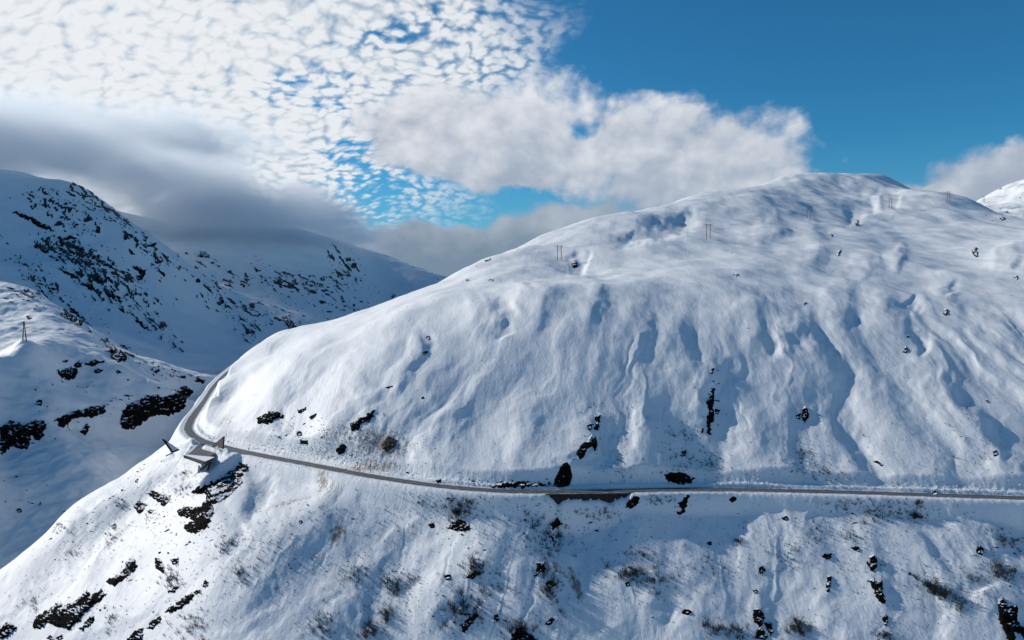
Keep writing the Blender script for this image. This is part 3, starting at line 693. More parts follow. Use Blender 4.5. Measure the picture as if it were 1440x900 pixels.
# lay-by on the lookout
lay_pts = [at_z(px, py, -75.0) for px, py in ((262,640),(270,634),(277,627),(283,624),(292,627.5),(303,630),(313,633.5),(304,637),(296,641),(301,645.5),(281,648.5))]
lb = mesh_obj('lay_by_pavement', [(p[0], p[1], -74.94) for p in lay_pts], [tuple(range(len(lay_pts)))], M_ASPH); tag(lb, kind='structure')
a2 = lb.data.attributes.new('across', 'FLOAT', 'POINT'); a2.data.foreach_set('value', [0.5] * len(lay_pts))

# guard rail on the valley side
def offset_line(line, o_):
    r_ = []
    for i in range(len(line)):
        t = (line[min(i + 1, len(line) - 1)] - line[max(i - 1, 0)])[:2]; t = t / np.linalg.norm(t); r_.append(Vector((line[i][0] + t[1] * o_, line[i][1] - t[0] * o_, line[i][2])))
    return r_
def px_of(p): 
    fy_ = p[1] * math.cos(PITCH) - p[2] * math.sin(PITCH); return 720 + F * p[0] / fy_
edge_l = offset_line(RP, -(HW + 0.35))
def rail_run(idx, label):
    root = empty('guard_rail', edge_l[idx[0]]); tag(root, label, 'guard rail', 'guard rails along the valley side of the road')
    o0 = edge_l[idx[0]]; rb = MB(); 
    for a_, b_ in zip(idx[:-1], idx[1:]):
        p, q_ = edge_l[a_] - o0, edge_l[b_] - o0
        dv = (q_ - p); rot = Matrix.Rotation(math.atan2(dv.y, dv.x), 3, 'Z') @ Matrix.Rotation(-math.asin(dv.z / dv.length), 3, 'Y')
        rb.box((p + q_) / 2 + Vector((0, 0, 0.62)), (dv.length + 0.02, 0.07, 0.31), rot)
    rb.build('rail', M_GALV, root)
    for k in idx[::3]:
        p_ = MB(); p_.box((0, 0, 0.2), (0.11, 0.14, 1.1)); po = p_.build('post', M_GALV, root); po.location = edge_l[k] - o0 + Vector((0, -0.08, 0))
allidx = [i for i in range(len(RP)) if 371 < px_of(RP[i]) < 1500 and RP[i][1] < 330]
rail_run([i for i in allidx if px_of(RP[i]) > 890], 'long thin grey guard rail along the straight road right of the stone wall')
rail_run([i for i in allidx if px_of(RP[i]) < 762], 'grey guard rail on the curving road between the lookout and the stone wall')
rail_run([i for i in allidx if 764 <= px_of(RP[i]) <= 888], 'grey guard rail standing on top of the dark stone retaining wall')

# retaining wall under the road
wi = [i for i in range(len(RP)) if 764 < px_of(RP[i]) < 892 and RP[i][1] < 330]
we = offset_line(RP, -(HW + 0.15)); wo = offset_line(RP, -(HW + 0.75))
v = []; f = []
for k, i in enumerate(wi):
    a_, b_ = we[i], wo[i]
    v += [(a_.x, a_.y, a_.z + 0.05), (b_.x, b_.y, b_.z + 0.05), (b_.x, b_.y - 0.5, b_.z - 9.0), (a_.x, a_.y, a_.z - 9.0)]
for k in range(len(wi) - 1):
    a_ = 4 * k; b_ = a_ + 4
    f += [(a_, a_ + 1, b_ + 1, b_), (a_ + 1, a_ + 2, b_ + 2, b_ + 1), (a_ + 2, a_ + 3, b_ + 3, b_ + 2), (a_ + 3, a_, b_, b_ + 3)]
f += [(3, 2, 1, 0), tuple(4 * (len(wi) - 1) + q for q in (0, 1, 2, 3))]
ww = mesh_obj('retaining_wall', v, f, M_WALL); tag(ww, 'dark stone retaining wall holding up the road in mid slope', 'retaining wall')
cb = MB()
for k in range(len(wi) - 1):
    p, q_ = wo[wi[k]], wo[wi[k + 1]]; dv = q_ - p
    cb.box((p + q_) / 2 + Vector((0, 0, 0.10)), (dv.length + 0.01, 0.5, 0.22), Matrix.Rotation(math.atan2(dv.y, dv.x), 3, 'Z'))
cp_ = cb.build('coping', M_CONC, ww)

# ---------------------------------------------------------------- lookout
lk0 = Vector(at_z(285, 640, -75.0)); lk = empty('viewing_platform', lk0)
tag(lk, 'snowy concrete lookout platform with upturned pointed corners at the road bend', 'viewing platform')
def L_(px, py, Y): return Vector(at_y(px, py, Y)) - lk0
def Lz(px, py, z): return Vector(at_z(px, py, z)) - lk0
M_CAP = new_mat('snow_cap')[0]
bsd = [n_ for n_ in M_CAP.node_tree.nodes if n_.type == 'BSDF_PRINCIPLED'][0]; bsd.inputs['Base Color'].default_value = (0.84, 0.86, 0.89, 1); bsd.inputs['Roughness'].default_value = 0.6
# front corner: a cantilevered slab with a low snow-covered parapet
fr = [Lz(258, 641.5, -75.0), Lz(288, 652.5, -75.0), Lz(302, 644.5, -75.0)]
a_, b_, c_ = fr
back = [Lz(268, 636, -75.0), Lz(300, 641, -75.0)]
def slab(top, thick, name, mat, dz=0.0):
    n = len(top); v = [p + Vector((0, 0, dz)) for p in top] + [p + Vector((0, 0, dz - thick)) for p in top]
    f = [tuple(range(n)), tuple(range(2 * n - 1, n - 1, -1))] + [(i, n + i, n + (i + 1) % n, (i + 1) % n) for i in range(n)]
    o = mesh_obj(name, v, f, mat, lk); bm = bmesh.new(); bm.from_mesh(o.data); bmesh.ops.recalc_face_normals(bm, faces=bm.faces); bm.to_mesh(o.data); bm.free(); return o
slab([a_, b_, c_, back[1], back[0]], 0.6, 'deck', M_CONC, -0.06)
def wall_strip(p, q_, h0, h1, th, name, mat, zbase=0.02):
    d_ = (q_ - p); nrm_ = Vector((-d_.y, d_.x, 0)).normalized() * th
    v = [p, q_, q_ + nrm_, p + nrm_]; v = [w_ + Vector((0, 0, zbase)) for w_ in v] + [p + Vector((0, 0, h0)), q_ + Vector((0, 0, h1)), q_ + nrm_ + Vector((0, 0, h1)), p + nrm_ + Vector((0, 0, h0))]
    return mesh_obj(name, v, [(3, 2, 1, 0), (4, 5, 6, 7), (0, 1, 5, 4), (1, 2, 6, 5), (2, 3, 7, 6), (3, 0, 4, 7)], mat, lk)
p1 = wall_strip(a_, b_, 0.35, 0.85, 0.5, 'parapet', M_CONC); p2 = wall_strip(b_, c_, 0.85, 0.3, 0.5, 'parapet', M_CONC)
# snow heaped on the front corner behind the parapet
v = [a_ + Vector((0.2, 0.3, 0.45)), b_ + Vector((0, 0.4, 0.98)), c_ + Vector((-0.2, 0.3, 0.42)), back[1] * 0.5 + c_ * 0.5 + Vector((-1.5, 0, 0.15)), back[0] * 0.35 + a_ * 0.65 + Vector((1.0, 0, 0.12)), (a_ + b_ + c_) / 3 + Vector((0, 0.6, 0.6))]
mesh_obj('snow_cover', v, [(0, 1, 5), (1, 2, 5), (2, 3, 5), (3, 4, 5), (4, 0, 5)], M_CAP, lk, True)
# dark hull narrowing under the corner, and two raking struts
hull = [a_ * 0.92 + b_ * 0.08 + Vector((0, 0.3, -0.6)), b_ + Vector((0, 0.4, -0.6)), c_ + Vector((-0.3, 0.3, -0.6))]; low_ = (a_ + b_ * 1.4 + c_) / 3.4 + Vector((0.4, 4.2, -3.2))
mesh_obj('underside', hull + [low_, back[0] + Vector((0, 0, -0.6)), back[1] + Vector((0, 0, -0.6))], [(0, 1, 3), (1, 2, 3), (2, 5, 3), (4, 0, 3), (4, 3, 5), (0, 4, 5, 2, 1)], M_DARK, lk)
for px, py in ((282, 661), (292, 662)):
    tb = MB(); tb.tube(b_ * 0.6 + c_ * 0.4 + Vector((0, 1.0, -0.6)), Lz(px, py, -79.5), 0.45, 0.45, 6); tb.build('strut', M_DARK, lk)
# left and right upturned corners: tilted triangular slabs with a raised rim, snow inside
def wing(A_, B_, C_, th, rim, snow=True, holes=()):
    m_ = MB(); m_.prism([A_, B_, C_], th); m_.build('upturned_corner', M_DARK, lk)
    r_ = MB(); r_.tube(A_, B_, rim, rim, 5); r_.tube(A_, C_, rim, rim, 5); r_.build('rim', M_CONC if False else M_DARK, lk)
    nn = (B_ - A_).cross(C_ - A_).normalized(); 
    if (nn + Vector((0, 0, 0))).dot(-(A_ + lk0)) < 0: nn = -nn
    g0 = (A_ + B_ + C_) / 3
    if snow:
        s_ = MB(); k = 0.62; q_ = [g0 + (w_ - g0) * kk + nn * (th / 2 + 0.10) for w_, kk in ((A_, 0.55), (B_, 0.72), (C_, 0.78))]
        q_[1] += nn * 0.15; q_[2] += nn * 0.15; s_.prism(q_, 0.18); s_.build('snow_cover', M_CAP, lk)
wing(L_(228.5, 617.5, 321), L_(242.5, 637, 319), L_(252, 633, 324), 0.30, 0.28)
wing(L_(315.2, 614.0, 326), L_(313, 638.5, 322), L_(297, 629.5, 333), 0.32, 0.32, False)
ft = MB(); ft.tube(L_(242.5, 637, 319), L_(233, 641.5, 318), 0.30, 0.26, 5); ft.build('edge_beam', M_DARK, lk)
gp = MB(); gp.prism([L_(312.2, 622, 323.5), L_(311, 630, 322.6), L_(303.5, 629, 326.5)], 0.1); 
s2 = MB(); s2.prism([L_(306, 627, 323.0), L_(309.5, 634.5, 321.3), L_(299.5, 631.5, 324.5)], 0.15); s2.build('snow_cover', M_CAP, lk)

# ---------------------------------------------------------------- power line
def h_frame(base, h, spread, label, rz=0.0, mat=M_POLE, thick=0.19):
    t_ = empty('power_pole', base, rz); tag(t_, label, 'power pole', 'timber poles of the power line')
    for s_ in (-1, 1):
        b_ = MB(); b_.tube((s_ * spread / 2, 0, -1.0), (s_ * spread / 2, 0, h), thick, thick * 0.75, 8); b_.build('pole', mat, t_)
    b_ = MB(); b_.box((0, 0, h - 0.7), (spread + 3.0, 0.2, 0.26)); b_.build('crossarm', mat, t_)
    b_ = MB(); b_.tube((-spread / 2, 0, h * 0.62), (spread / 2, 0, h * 0.9), 0.08, n=5); b_.build('brace', mat, t_)
    for x in (-(spread / 2 + 1.2), 0, spread / 2 + 1.2):
        b_ = MB()
        for k in range(4): b_.tube((x, 0, h - 0.95 - 0.24 * k), (x, 0, h - 1.10 - 0.24 * k), 0.13, 0.07, 8)
        b_.build('insulator', M_GLASSY, t_)
    return t_
POLES = [(786.5, 366, 21.0, 'rust-brown double power pole nearest the camera, beside a dark rock hollow', 420), (996, 336, 20.5, 'rust-brown double power pole just right of the long shaded scarp', 500),
         (1137.5, 306.5, 15.5, 'double power pole in mid slope below the left part of the summit', 600), (1252, 293.5, 13.5, 'double power pole right below the summit, against a shaded hollow', 600),
         (1333.5, 285.5, 14.0, 'double power pole on the right shoulder against the small cloud', 600), (1383.5, 284.0, 6.5, 'tiny farthest double power pole in the saddle beside the right-hand peak', 1000)]
tops = []
for px, py, hp, lab, rmin in POLES:
    b0 = hit(px, py, rmin)
    if b0 is None:
        r_ = 1400.0; a0, e0 = azel(px, py); b0 = Vector((math.sin(a0) * r_, math.cos(a0) * r_, ground(math.sin(a0) * r_, math.cos(a0) * r_)))
    h_ = hp / F * math.hypot(b0.x, b0.y)
    sp = h_ * 0.27
    h_frame(b0, h_, sp, lab, 0.25, thick=0.30 * max(1, h_ / 12)); tops.append((b0, h_, sp))
# left A-frame pole, seen along the line
b0 = hit(34.5, 479, 430) or Vector(at_y(34.5, 479, 560)); r0 = math.hypot(b0.x, b0.y); hA = 22.5 / F * r0
t_ = empty('power_pole', b0); tag(t_, 'dark A-shaped timber pole alone on the sunny left knoll', 'power pole')
for s_ in (-1, 1):
    b_ = MB(); b_.tube((s_ * 1.45, 0, -0.8), (s_ * 0.12, 0, hA), 0.42, 0.30, 8); b_.build('pole', M_POLED, t_)
b_ = MB(); b_.box((0, 0, hA - 0.5), (0.3, 3.6, 0.28)); b_.build('crossarm', M_POLED, t_)
b_ = MB(); b_.box((0, 0, hA * 0.45), (1.9, 0.2, 0.2)); b_.build('brace', M_POLED, t_)
# conductors
def sag(p, q_, s_, mb, r=0.028, n=14):
    prev = None
    for k in range(n + 1):
        t = k / n; w_ = p.lerp(q_, t); w_ = w_ - Vector((0, 0, 4 * s_ * t * (1 - t)))
        if prev is not None: mb.tube(prev, w_, r, r, 3, False)
        prev = w_
lab_w = ['nearest', 'middle', 'farthest']
rzv = Vector((math.cos(0.25), math.sin(0.25), 0))
for wv, off in enumerate((-1, 0, 1)):
    mb = MB(); pts_ = []
    for (b0, h_, sp) in tops[:6]: pts_.append(b0 + rzv * off * (sp / 2 + 1.2) + Vector((0, 0, h_ - 1.9)))
    first = pts_[0]; pts_.insert(0, first + Vector((-330, 90, -95)))
    for p, q_ in zip(pts_[:-1], pts_[1:]): sag(p, q_, (q_ - p).length * 0.018, mb)
    o = mb.build('power_line_wire', M_WIRE); tag(o, 'thin wire strung between the double timber poles over the snowy hill', 'wire', 'power line wires')
# ---------------------------------------------------------------- rock
def rock_mat():
    m, s, b = new_mat('dark_wet_rock'); tcn = s.n('ShaderNodeTexCoord').outputs['Object']
    nz = s.noise(tcn, 0.45, 7, 0.65); st_ = s.noise(s.v('MULTIPLY', tcn, (0.6, 0.6, 3.0)), 0.9, 5, 0.6)
    c = s.mix(s.ss(nz, 0.3, 0.75), (0.005, 0.0045, 0.004), (0.013, 0.010, 0.0085))
    c = s.mix(s.m('MULTIPLY', s.ss(st_, 0.5, 0.75), 0.5), c, (0.022, 0.017, 0.014))
    # snow lodged on ledges: where the face is flat enough, broken up by noise
    geo = s.n('ShaderNodeNewGeometry'); nzv = s.sep(geo.outputs['Normal'])[2]
    sn = s.ss(s.m('ADD', s.m('MULTIPLY', nzv, 0.55), s.noise(tcn, 0.30, 6, 0.6)), 1.02, 1.06)
    c = s.mix(sn, c, (0.82, 0.85, 0.88))
    s.L.new(c, b.inputs['Base Color']); b.inputs['Roughness'].default_value = 1.0; b.inputs['Specular IOR Level'].default_value = 0.04
    bp = s.n('ShaderNodeBump'); bp.inputs['Strength'].default_value = 0.8; bp.inputs['Distance'].default_value = 0.5
    s.L.new(s.m('ADD', nz, st_), bp.inputs['Height']); s.L.new(bp.outputs[0], b.inputs['Normal'])
    return m
M_ROCK = rock_mat()
M_ROCKB = simple_mat('brown_debris', (0.030, 0.022, 0.017), (0.11, 0.085, 0.065), 0.8, 0.9, bump=0.6)

def outcrop(poly, label, group=None, rmin=0, thick=None, mat=None, rough=1.0, name='rock_outcrop'):
    if 'boulder' in label: rough = 0.35
    P_ = np.array(poly, float); lo = P_.min(0) - 2.5; hi = P_.max(0) + 2.5; ext = (hi - lo).max() - 5
    step = 0.7 if ext < 14 else (0.85 if ext < 40 else 1.1)
    gx = np.arange(lo[0], hi[0] + step, step); gy = np.arange(lo[1], hi[1] + step, step)
    GX, GY = np.meshgrid(gx, gy, indexing='ij')
    wx = fbm(GX / 5, GY / 5, int(P_[0][0]) % 97, 3) ; wy = fbm(GX / 6 + 31, GY / 6, int(P_[0][1]) % 89, 3)
    amp = min(2.4, 0.35 + ext * 0.07) * rough
    sd_ = -poly_sdist(GX + wx * amp, GY + wy * amp, [np.array([p[0], p[1], 0]) for p in poly])
    sd_ = sd_ + 0.55 * rough * fbm(GX / 2.2, GY / 2.0, 5, 2) * min(1.0, ext / 12)
    keep = sd_ > -1.7
    cen = P_.mean(0); c3 = hit(cen[0], cen[1], rmin)
    if c3 is None: return None
    sc_ = c3.length / F                      # metres per photo pixel
    nn = gnormal(c3.x, c3.y, max(1.5, 3 * sc_))
    H = min(ext * 0.10, 2.6) if thick is None else thick      # bulge height in pixels
    H = max(H, 0.9) * sc_
    idx = -np.ones(GX.shape, int); vs = []
    inr = max(1.2, min(ext * 0.12, 5.0))
    seed = (int(P_[0][0]) * 7 + int(P_[0][1])) % 991
    crag = fbm(GX / 3.1, GY / 3.1, seed, 3, 0.6) ; block = np.abs(vnoise(GX / 5.0, GY / 4.0, seed + 5))
    outv = (nn + Vector((0, -0.5, 0))).normalized()
    for i, j in zip(*np.where(keep)):
        h3 = hit(GX[i, j], GY[i, j], rmin)
        if h3 is None or abs(h3.length - c3.length) > max(26.0, c3.length * 0.09): continue
        e_ = sd_[i, j]
        prof = max(0.0, min(1.0, e_ / inr)) ** 0.5
        hh = -0.9 * sc_ * max(0.0, -e_) - 0.05 * sc_ + H * prof * (0.75 + 0.55 * crag[i, j] + 0.5 * block[i, j])
        if e_ > 0.3: hh = max(hh, 0.35 * sc_)
        vs.append(h3 + outv * hh); idx[i, j] = len(vs) - 1
    fs = []
    for i in range(GX.shape[0] - 1):
        for j in range(GX.shape[1] - 1):
            q_ = (idx[i, j], idx[i, j + 1], idx[i + 1, j + 1], idx[i + 1, j])
            if min(q_) >= 0: fs.append(q_)
            else:
                q3 = tuple(k for k in q_ if k >= 0)
                if len(q3) == 3: fs.append(q3)
    if not fs: return None
    o = mesh_obj(name, [v_ - c3 for v_ in vs], fs, mat or M_ROCK, None, True); o.location = c3
    return tag(o, label, 'rock', group)

def T(x0, y0, s_, *pts_): return [(x0 + x / s_, y0 + y / s_) for x, y in pts_]
A1 = (0, 440, 3.3333); H1 = (0, 440, 7.5); H0 = (0, 340, 7.5); HT = (0, 230, 7.5); C5 = (160, 300, 7.5); C7 = (160, 400, 7.5); C6 = (320, 300, 4.8)
K1 = (200, 500, 4.5); K5 = (360, 540, 4.0); K6 = (700, 540, 4.0); K7 = (1060, 540, 3.789); K8 = (360, 700, 4.0); B1 = (700, 700, 4.0); B2 = (1060, 700, 3.789); L0 = (0, 640, 3.461)
U1 = (500, 300, 3.75); U2 = (860, 220, 2.483)
G_L = 430; G_F = 1080
OUT = [
 # left knoll
 (A1, [(560,520),(575,460),(600,430),(650,410),(700,380),(740,385),(760,400),(830,370),(860,335),(905,360),(905,380),(875,395),(870,440),(845,465),(780,480),(720,480),(690,500),(650,530),(600,548),(575,540)], 'broad black cliff band just left of the road bend', G_L),
 (A1, [(255,500),(300,480),(340,460),(400,450),(440,435),(490,435),(495,470),(440,490),(380,490),(340,500),(310,535),(280,535)], 'long low dark rock band in the middle of the left knoll foot', G_L),
 (A1, [(0,530),(50,505),(110,520),(150,510),(205,495),(215,540),(190,600),(160,595),(150,570),(130,640),(90,640),(50,620),(20,660),(0,670)], 'ragged dark cliff at the left picture edge below the knoll', G_L),
 (A1, [(375,560),(405,520),(425,535),(400,575)], 'small leaning dark rock under the long low rock band', G_L),
 (A1, [(170,410),(200,405),(190,435),(175,430)], 'small single dark rock above the ragged left cliff', G_L),
 (A1, [(915,300),(965,315),(955,335),(925,325)], 'dark rock at the right tip of the left knoll', G_L),
 (H1, [(590,600),(640,620),(680,600),(740,580),(800,570),(820,620),(790,680),(740,712),(680,700),(640,670)], 'rounded black rock face under an overhanging snow lip on the left knoll', G_L),
 (H1, [(775,560),(830,505),(870,515),(860,575),(800,580)], 'blocky dark rock directly above the black face on the left knoll', G_L),
 (H1, [(890,530),(960,520),(1010,480),(1100,500),(1095,530),(1050,530),(1000,555),(910,560)], 'flat dark rock strip right of the black face on the left knoll', G_L),
 (H1, [(985,605),(1050,580),(1095,600),(1060,640),(1010,640)], 'small dark rock under the flat strip on the left knoll', G_L),
 (H1, [(650,500),(720,490),(715,520),(670,525)], 'small flat rock above the snow lip on the left knoll', G_L),
 (H1, [(1110,390),(1180,365),(1240,370),(1300,420),(1345,470),(1310,510),(1260,520),(1200,500),(1160,470),(1180,430)], 'large craggy dark rock on the right shoulder of the left knoll', G_L),
 (H1, [(1260,330),(1310,335),(1345,370),(1350,410),(1310,390)], 'narrow rock rib on the skyline of the left knoll shoulder', G_L),
 (H1, [(1220,620),(1250,600),(1285,630),(1240,645)], 'small rock below the large crag on the left knoll shoulder', G_L),
 (H0, [(620,760),(680,740),(740,760),(800,800),(850,820),(880,860),(860,890),(790,860),(720,830),(660,800)], 'dark snow-flecked crag near the top edge of the left knoll', G_L),
 (H0, [(730,690),(790,720),(850,780),(960,880),(980,900),(900,850),(800,770),(740,730)], 'thin slanting rock rib along the skyline of the left knoll', G_L),
 (H1, [(260,30),(310,25),(350,60),(300,70)], 'small dark rock above the A-shaped pole', G_L),
 # far mountain
 (H0, [(780,70),(830,40),(880,60),(900,110),(960,130),(1040,130),(1060,190),(1160,240),(1200,270),(1330,330),(1420,420),(1340,385),(1240,310),(1130,260),(1000,200),(920,150),(850,110),(800,100)], 'longest black cliff slanting across the far shaded mountain', G_F),
 (H0, [(370,20),(420,10),(470,50),(530,100),(510,125),(460,120),(430,80),(370,60)], 'dark forked crag left of the longest cliff on the far mountain', G_F),
 (H0, [(520,50),(560,45),(610,70),(590,90),(530,80)], 'small crag touching the forked crag on the far mountain', G_F),
 (H0, [(570,250),(640,280),(700,310),(800,350),(860,390),(850,405),(760,380),(690,340),(620,290)], 'slim dark rib below the forked crag on the far mountain', G_F),
 (H0, [(870,420),(950,440),(1010,500),(1080,540),(1040,560),(960,510),(880,460)], 'dark rib continuing the slim rib down right on the far mountain', G_F),
 (H0, [(1090,490),(1160,520),(1220,560),(1150,600),(1110,560)], 'lowest dark crag of the striped rocks under the longest cliff', G_F),
 (HT, [(120,510),(180,500),(240,540),(330,560),(400,600),(470,640),(560,690),(600,720),(540,710),(440,690),(370,650),(300,590),(200,560)], 'upper long dark cliff near the left picture edge on the far mountain', G_F),
 (HT, [(600,780),(680,780),(780,770),(820,790),(660,815)], 'flat dark ledge between the two long cliffs of the far mountain', G_F),
 (HT, [(670,280),(740,300),(810,350),(790,350),(720,320)], 'short slanting rock just under the cloud on the far mountain', G_F),
 (HT, [(890,320),(960,340),(985,370),(930,350)], 'middle one of three slanting rocks just under the cloud', G_F),
 (HT, [(1000,290),(1060,310),(1140,375),(1110,390),(1050,340)], 'slanting rock on the far mountain skyline just under the cloud', G_F),
 (C5, [(440,560),(480,580),(550,650),(540,675),(500,640)], 'isolated slanting spindle of rock right of the longest cliff', G_F),
 (C5, [(190,560),(250,550),(310,600),(340,600),(330,660),(290,700),(240,720),(240,660),(290,650),(220,590)], 'hooked dark crag at the right end of the longest cliff', G_F),
 (C5, [(160,370),(200,400),(230,440),(190,430),(155,400)], 'small crag above the hooked crag on the far mountain', G_F),
 (C5, [(90,180),(130,190),(210,240),(180,255),(120,215)], 'small broken crag near the far skyline above the hooked crag', G_F),
 (C5, [(340,320),(370,330),(460,300),(440,340),(400,350),(360,350)], 'broken rocks on the far skyline right of the small crag', G_F),
 (C5, [(860,700),(890,680),(915,700),(910,740),(870,730)], 'compact dark rock alone on the smooth far slope', G_F),
 (C5, [(880,460),(920,400),(960,400),(1000,430),(1020,480),(960,460),(910,470)], 'arched group of rocks high on the second far ridge', G_F),
 (C7, [(130,250),(180,290),(240,350),(320,420),(330,450),(400,480),(380,490),(300,440),(240,390),(200,330)], 'long thin rib low on the far slope above the left knoll', G_F),
 (C7, [(400,420),(440,430),(465,475),(430,465)], 'small dark wedge right of the long thin rib', G_F),
 (C7, [(500,390),(550,400),(565,450),(530,440)], 'second small wedge right of the long thin rib', G_F),
 (C7, [(1120,110),(1150,140),(1165,190),(1130,215),(1110,170)], 'upright dark rock at the centre of the far slope', G_F),
 (C6, [(370,690),(420,710),(465,770),(430,800),(400,760)], 'striped rock just above the main hill skyline on the far slope', G_F),
 (C6, [(430,455),(460,440),(465,470),(440,475)], 'middle rock of the level row on the second far slope', G_F),
 (C6, [(620,440),(650,420),(655,455),(630,455)], 'right rock of the level row on the second far slope', G_F),
 (C6, [(320,460),(360,450),(370,480),(330,475)], 'left rock of the level row on the second far slope', G_F),
 (C6, [(90,620),(125,620),(135,660),(100,650)], 'dark rock low on the second far slope, one of a close pair', G_F),
 (C6, [(145,610),(175,600),(185,640),(155,640)], 'right-hand rock of the close pair low on the second far slope', G_F),
 (C6, [(720,450),(750,460),(780,490),(750,480)], 'slanting rock right of the level row on the second far slope', G_F),
 (C6, [(790,300),(830,290),(835,320),(800,330)], 'pale-flecked rock under the dark cloud edge on the far ridge', G_F),
 (C6, [(645,535),(680,535),(700,560),(660,550)], 'rock below the right end of the level row', G_F),
 # road bend and upper face
 (K1, [(720,400),(770,370),(830,350),(900,370),(895,400),(850,400),(790,440),(740,430)], 'dark bow-shaped rock in the avalanche scar above the lookout', 0),
 (K5, [(525,230),(600,180),(670,145),(665,175),(640,205),(600,225),(570,260),(530,262)], 'long dark rock slanting up right above the dirty snow', 0),
 (K5, [(445,370),(490,330),(512,355),(500,385),(460,400)], 'brown-black boulder in dirty snow above the curving road', 0),
 (K5, [(725,20),(750,8),(775,15),(740,28)], 'small flat rock up-slope of the long slanting rock', 0),
 (K5, [(228,268),(255,262),(262,290),(235,296)], 'small dark rock in the middle of the avalanche scar', 0),
 (K5, [(245,320),(290,316),(288,340),(255,338)], 'lower small rock of the avalanche scar just above the road', 0),
 (K5, [(230,145),(285,132),(282,152),(240,168)], 'small rock at the top of the avalanche scar', 0),
 (K5, [(300,185),(340,158),(338,188),(310,202)], 'snow-ringed rock near the top of the avalanche scar', 0),
 (K5, [(735,88),(745,72),(955,60)][:0] or [(925,82),(940,68),(950,80),(935,88)], 'tiny rock at the foot of the curved white snow rib', 0),
 (K5, [(1010,545),(1040,530),(1045,552),(1020,560)], 'small rock poking from the roadside snow bank', 0),
 (K5, [(1260,568),(1330,572),(1380,552),(1440,550),(1500,546),(1590,555),(1640,560),(1700,566),(1640,576),(1570,577),(1500,579),(1350,580)], 'long thin dark rock cut along the upper edge of the road', 0),
 (K6, [(352,462),(385,438),(408,462),(420,520),(403,572),(350,584),(312,574),(318,538),(338,500)], 'big upright black boulder on the upper edge of the road', 0),
 (K6, [(438,392),(470,340),(505,318),(525,280),(555,300),(562,340),(548,382),(530,350),(500,370),(492,402),(462,425)], 'broken dark crag on the slope above the big upright boulder', 0),
 (K6, [(545,175),(575,168),(575,215),(565,262),(545,258),(550,210)], 'narrow rock at the top of the broken crag', 0),
 (K6, [(500,235),(530,215),(535,250),(510,262)], 'small rock beside the narrow rock above the broken crag', 0),
 (K6, [(1195,12),(1218,30),(1218,100),(1210,130),(1220,190),(1196,230),(1202,285),(1180,290),(1172,215),(1186,150),(1172,90),(1203,60)], 'tall thin dark rib in the centre of the upper face', 0),
 (K6, [(1222,140),(1250,143),(1242,170),(1222,168)], 'small rock touching the right side of the tall thin rib', 0),
 (K6, [(933,515),(980,493),(1050,498),(1112,530),(1080,558),(1010,565),(960,548)], 'lens-shaped black rock just above the straight road', 0),
 (K6, [(1030,380),(1062,370),(1060,402),(1035,412)], 'pointed dark rock above the lens-shaped rock', 0),
 (K6, [(1140,270),(1155,245),(1160,262),(1148,280)], 'tiny rock left of the foot of the tall thin rib', 0),
 (K7, [(225,165),(250,150),(248,190),(225,186)], 'left half of a split dark rock on the bright rib of the upper face', 0),
 (K7, [(262,120),(288,130),(294,170),(272,207),(258,180)], 'right half of a split dark rock on the bright rib of the upper face', 0),
 (K7, [(635,415),(655,407),(692,435),(650,428)], 'little flat rock above the right half of the road', 0),
 (K7, [(1270,362),(1292,350),(1303,375),(1280,387)], 'rock with a snow streak near the right picture edge', 0),
 (K7, [(950,580),(965,566),(982,578),(978,592),(955,595)], 'small round boulder at the edge of the road on the right', 0),
 (K7, [(1238,85),(1250,85),(1258,102),(1246,100)], 'tiny dark rock in a bright streak at the right of the upper face', 0),
 (U1, [(1130,262),(1165,248),(1172,278),(1150,292)], 'dark rock in the shaded hollow right of the nearest pole', 380),
 (U1, [(698,356),(714,345),(730,347),(725,358)], 'small rock on the bright shoulder near the hill skyline', 380),
 (U1, [(576,352),(592,344),(603,352),(590,360)], 'small rock left of its twin on the bright shoulder', 380),
 (U1, [(182,442),(200,422),(214,428),(196,448)], 'dark rock on the hill skyline against the far slope', 380),
 (U1, [(372,655),(386,638),(395,660),(386,674)], 'upper rock in the small dark gully of the left face', 300),
 (U1, [(350,738),(380,718),(382,738),(362,746)], 'lower rock in the small dark gully of the left face', 300),
 (U1, [(733,238),(760,205),(805,176),(800,190),(765,218),(745,240)], 'thin rock rib on the hill skyline left of the nearest pole', 400),
 (U1, [(676,254),(700,240),(722,236),(700,256)], 'shadowy rock notch at the hill skyline', 400),
 (U2, [(422,415),(436,408),(446,414),(436,422)], 'tiny dark rock with a white streak under it in the upper face', 0),
 (U2, [(783,347),(792,328),(800,326),(793,348)], 'small thin rock below the fourth pole', 0),
 (U2, [(848,240),(856,220),(862,224),(856,244)], 'small curved rock beside a bright patch under the summit', 0),
 (U2, [(762,270),(775,272),(768,282)], 'tiny rock in a shaded dimple under the third pole', 0),
 (U2, [(1258,326),(1276,320),(1280,350),(1270,352)], 'dark notch rock high on the right flank', 0),
 (U2, [(1156,545),(1164,526),(1174,540),(1168,556)], 'ragged rock in the middle of the right flank', 0),
 (U2, [(1016,684),(1028,660),(1038,680),(1026,688)], 'dark rock below the middle of the right flank', 0),
 (U2, [(1028,634),(1036,624),(1040,634)], 'tiny rock just above another on the right flank', 0),
 (U2, [(1403,420),(1418,414),(1418,432),(1410,430)], 'rock near the right picture edge high on the flank', 0),
 (U2, [(664,516),(676,506),(682,512),(672,522)], 'small rock in the large shaded hollow of the upper face', 0),
 (U2, [(342,758),(352,735),(358,745),(354,760)], 'dark rock at the foot of a shaded gully in the upper face', 0),
 (U2, [(1352,215),(1366,208),(1374,216),(1364,226)], 'dark rock on the saddle below the right-hand peak', 700),
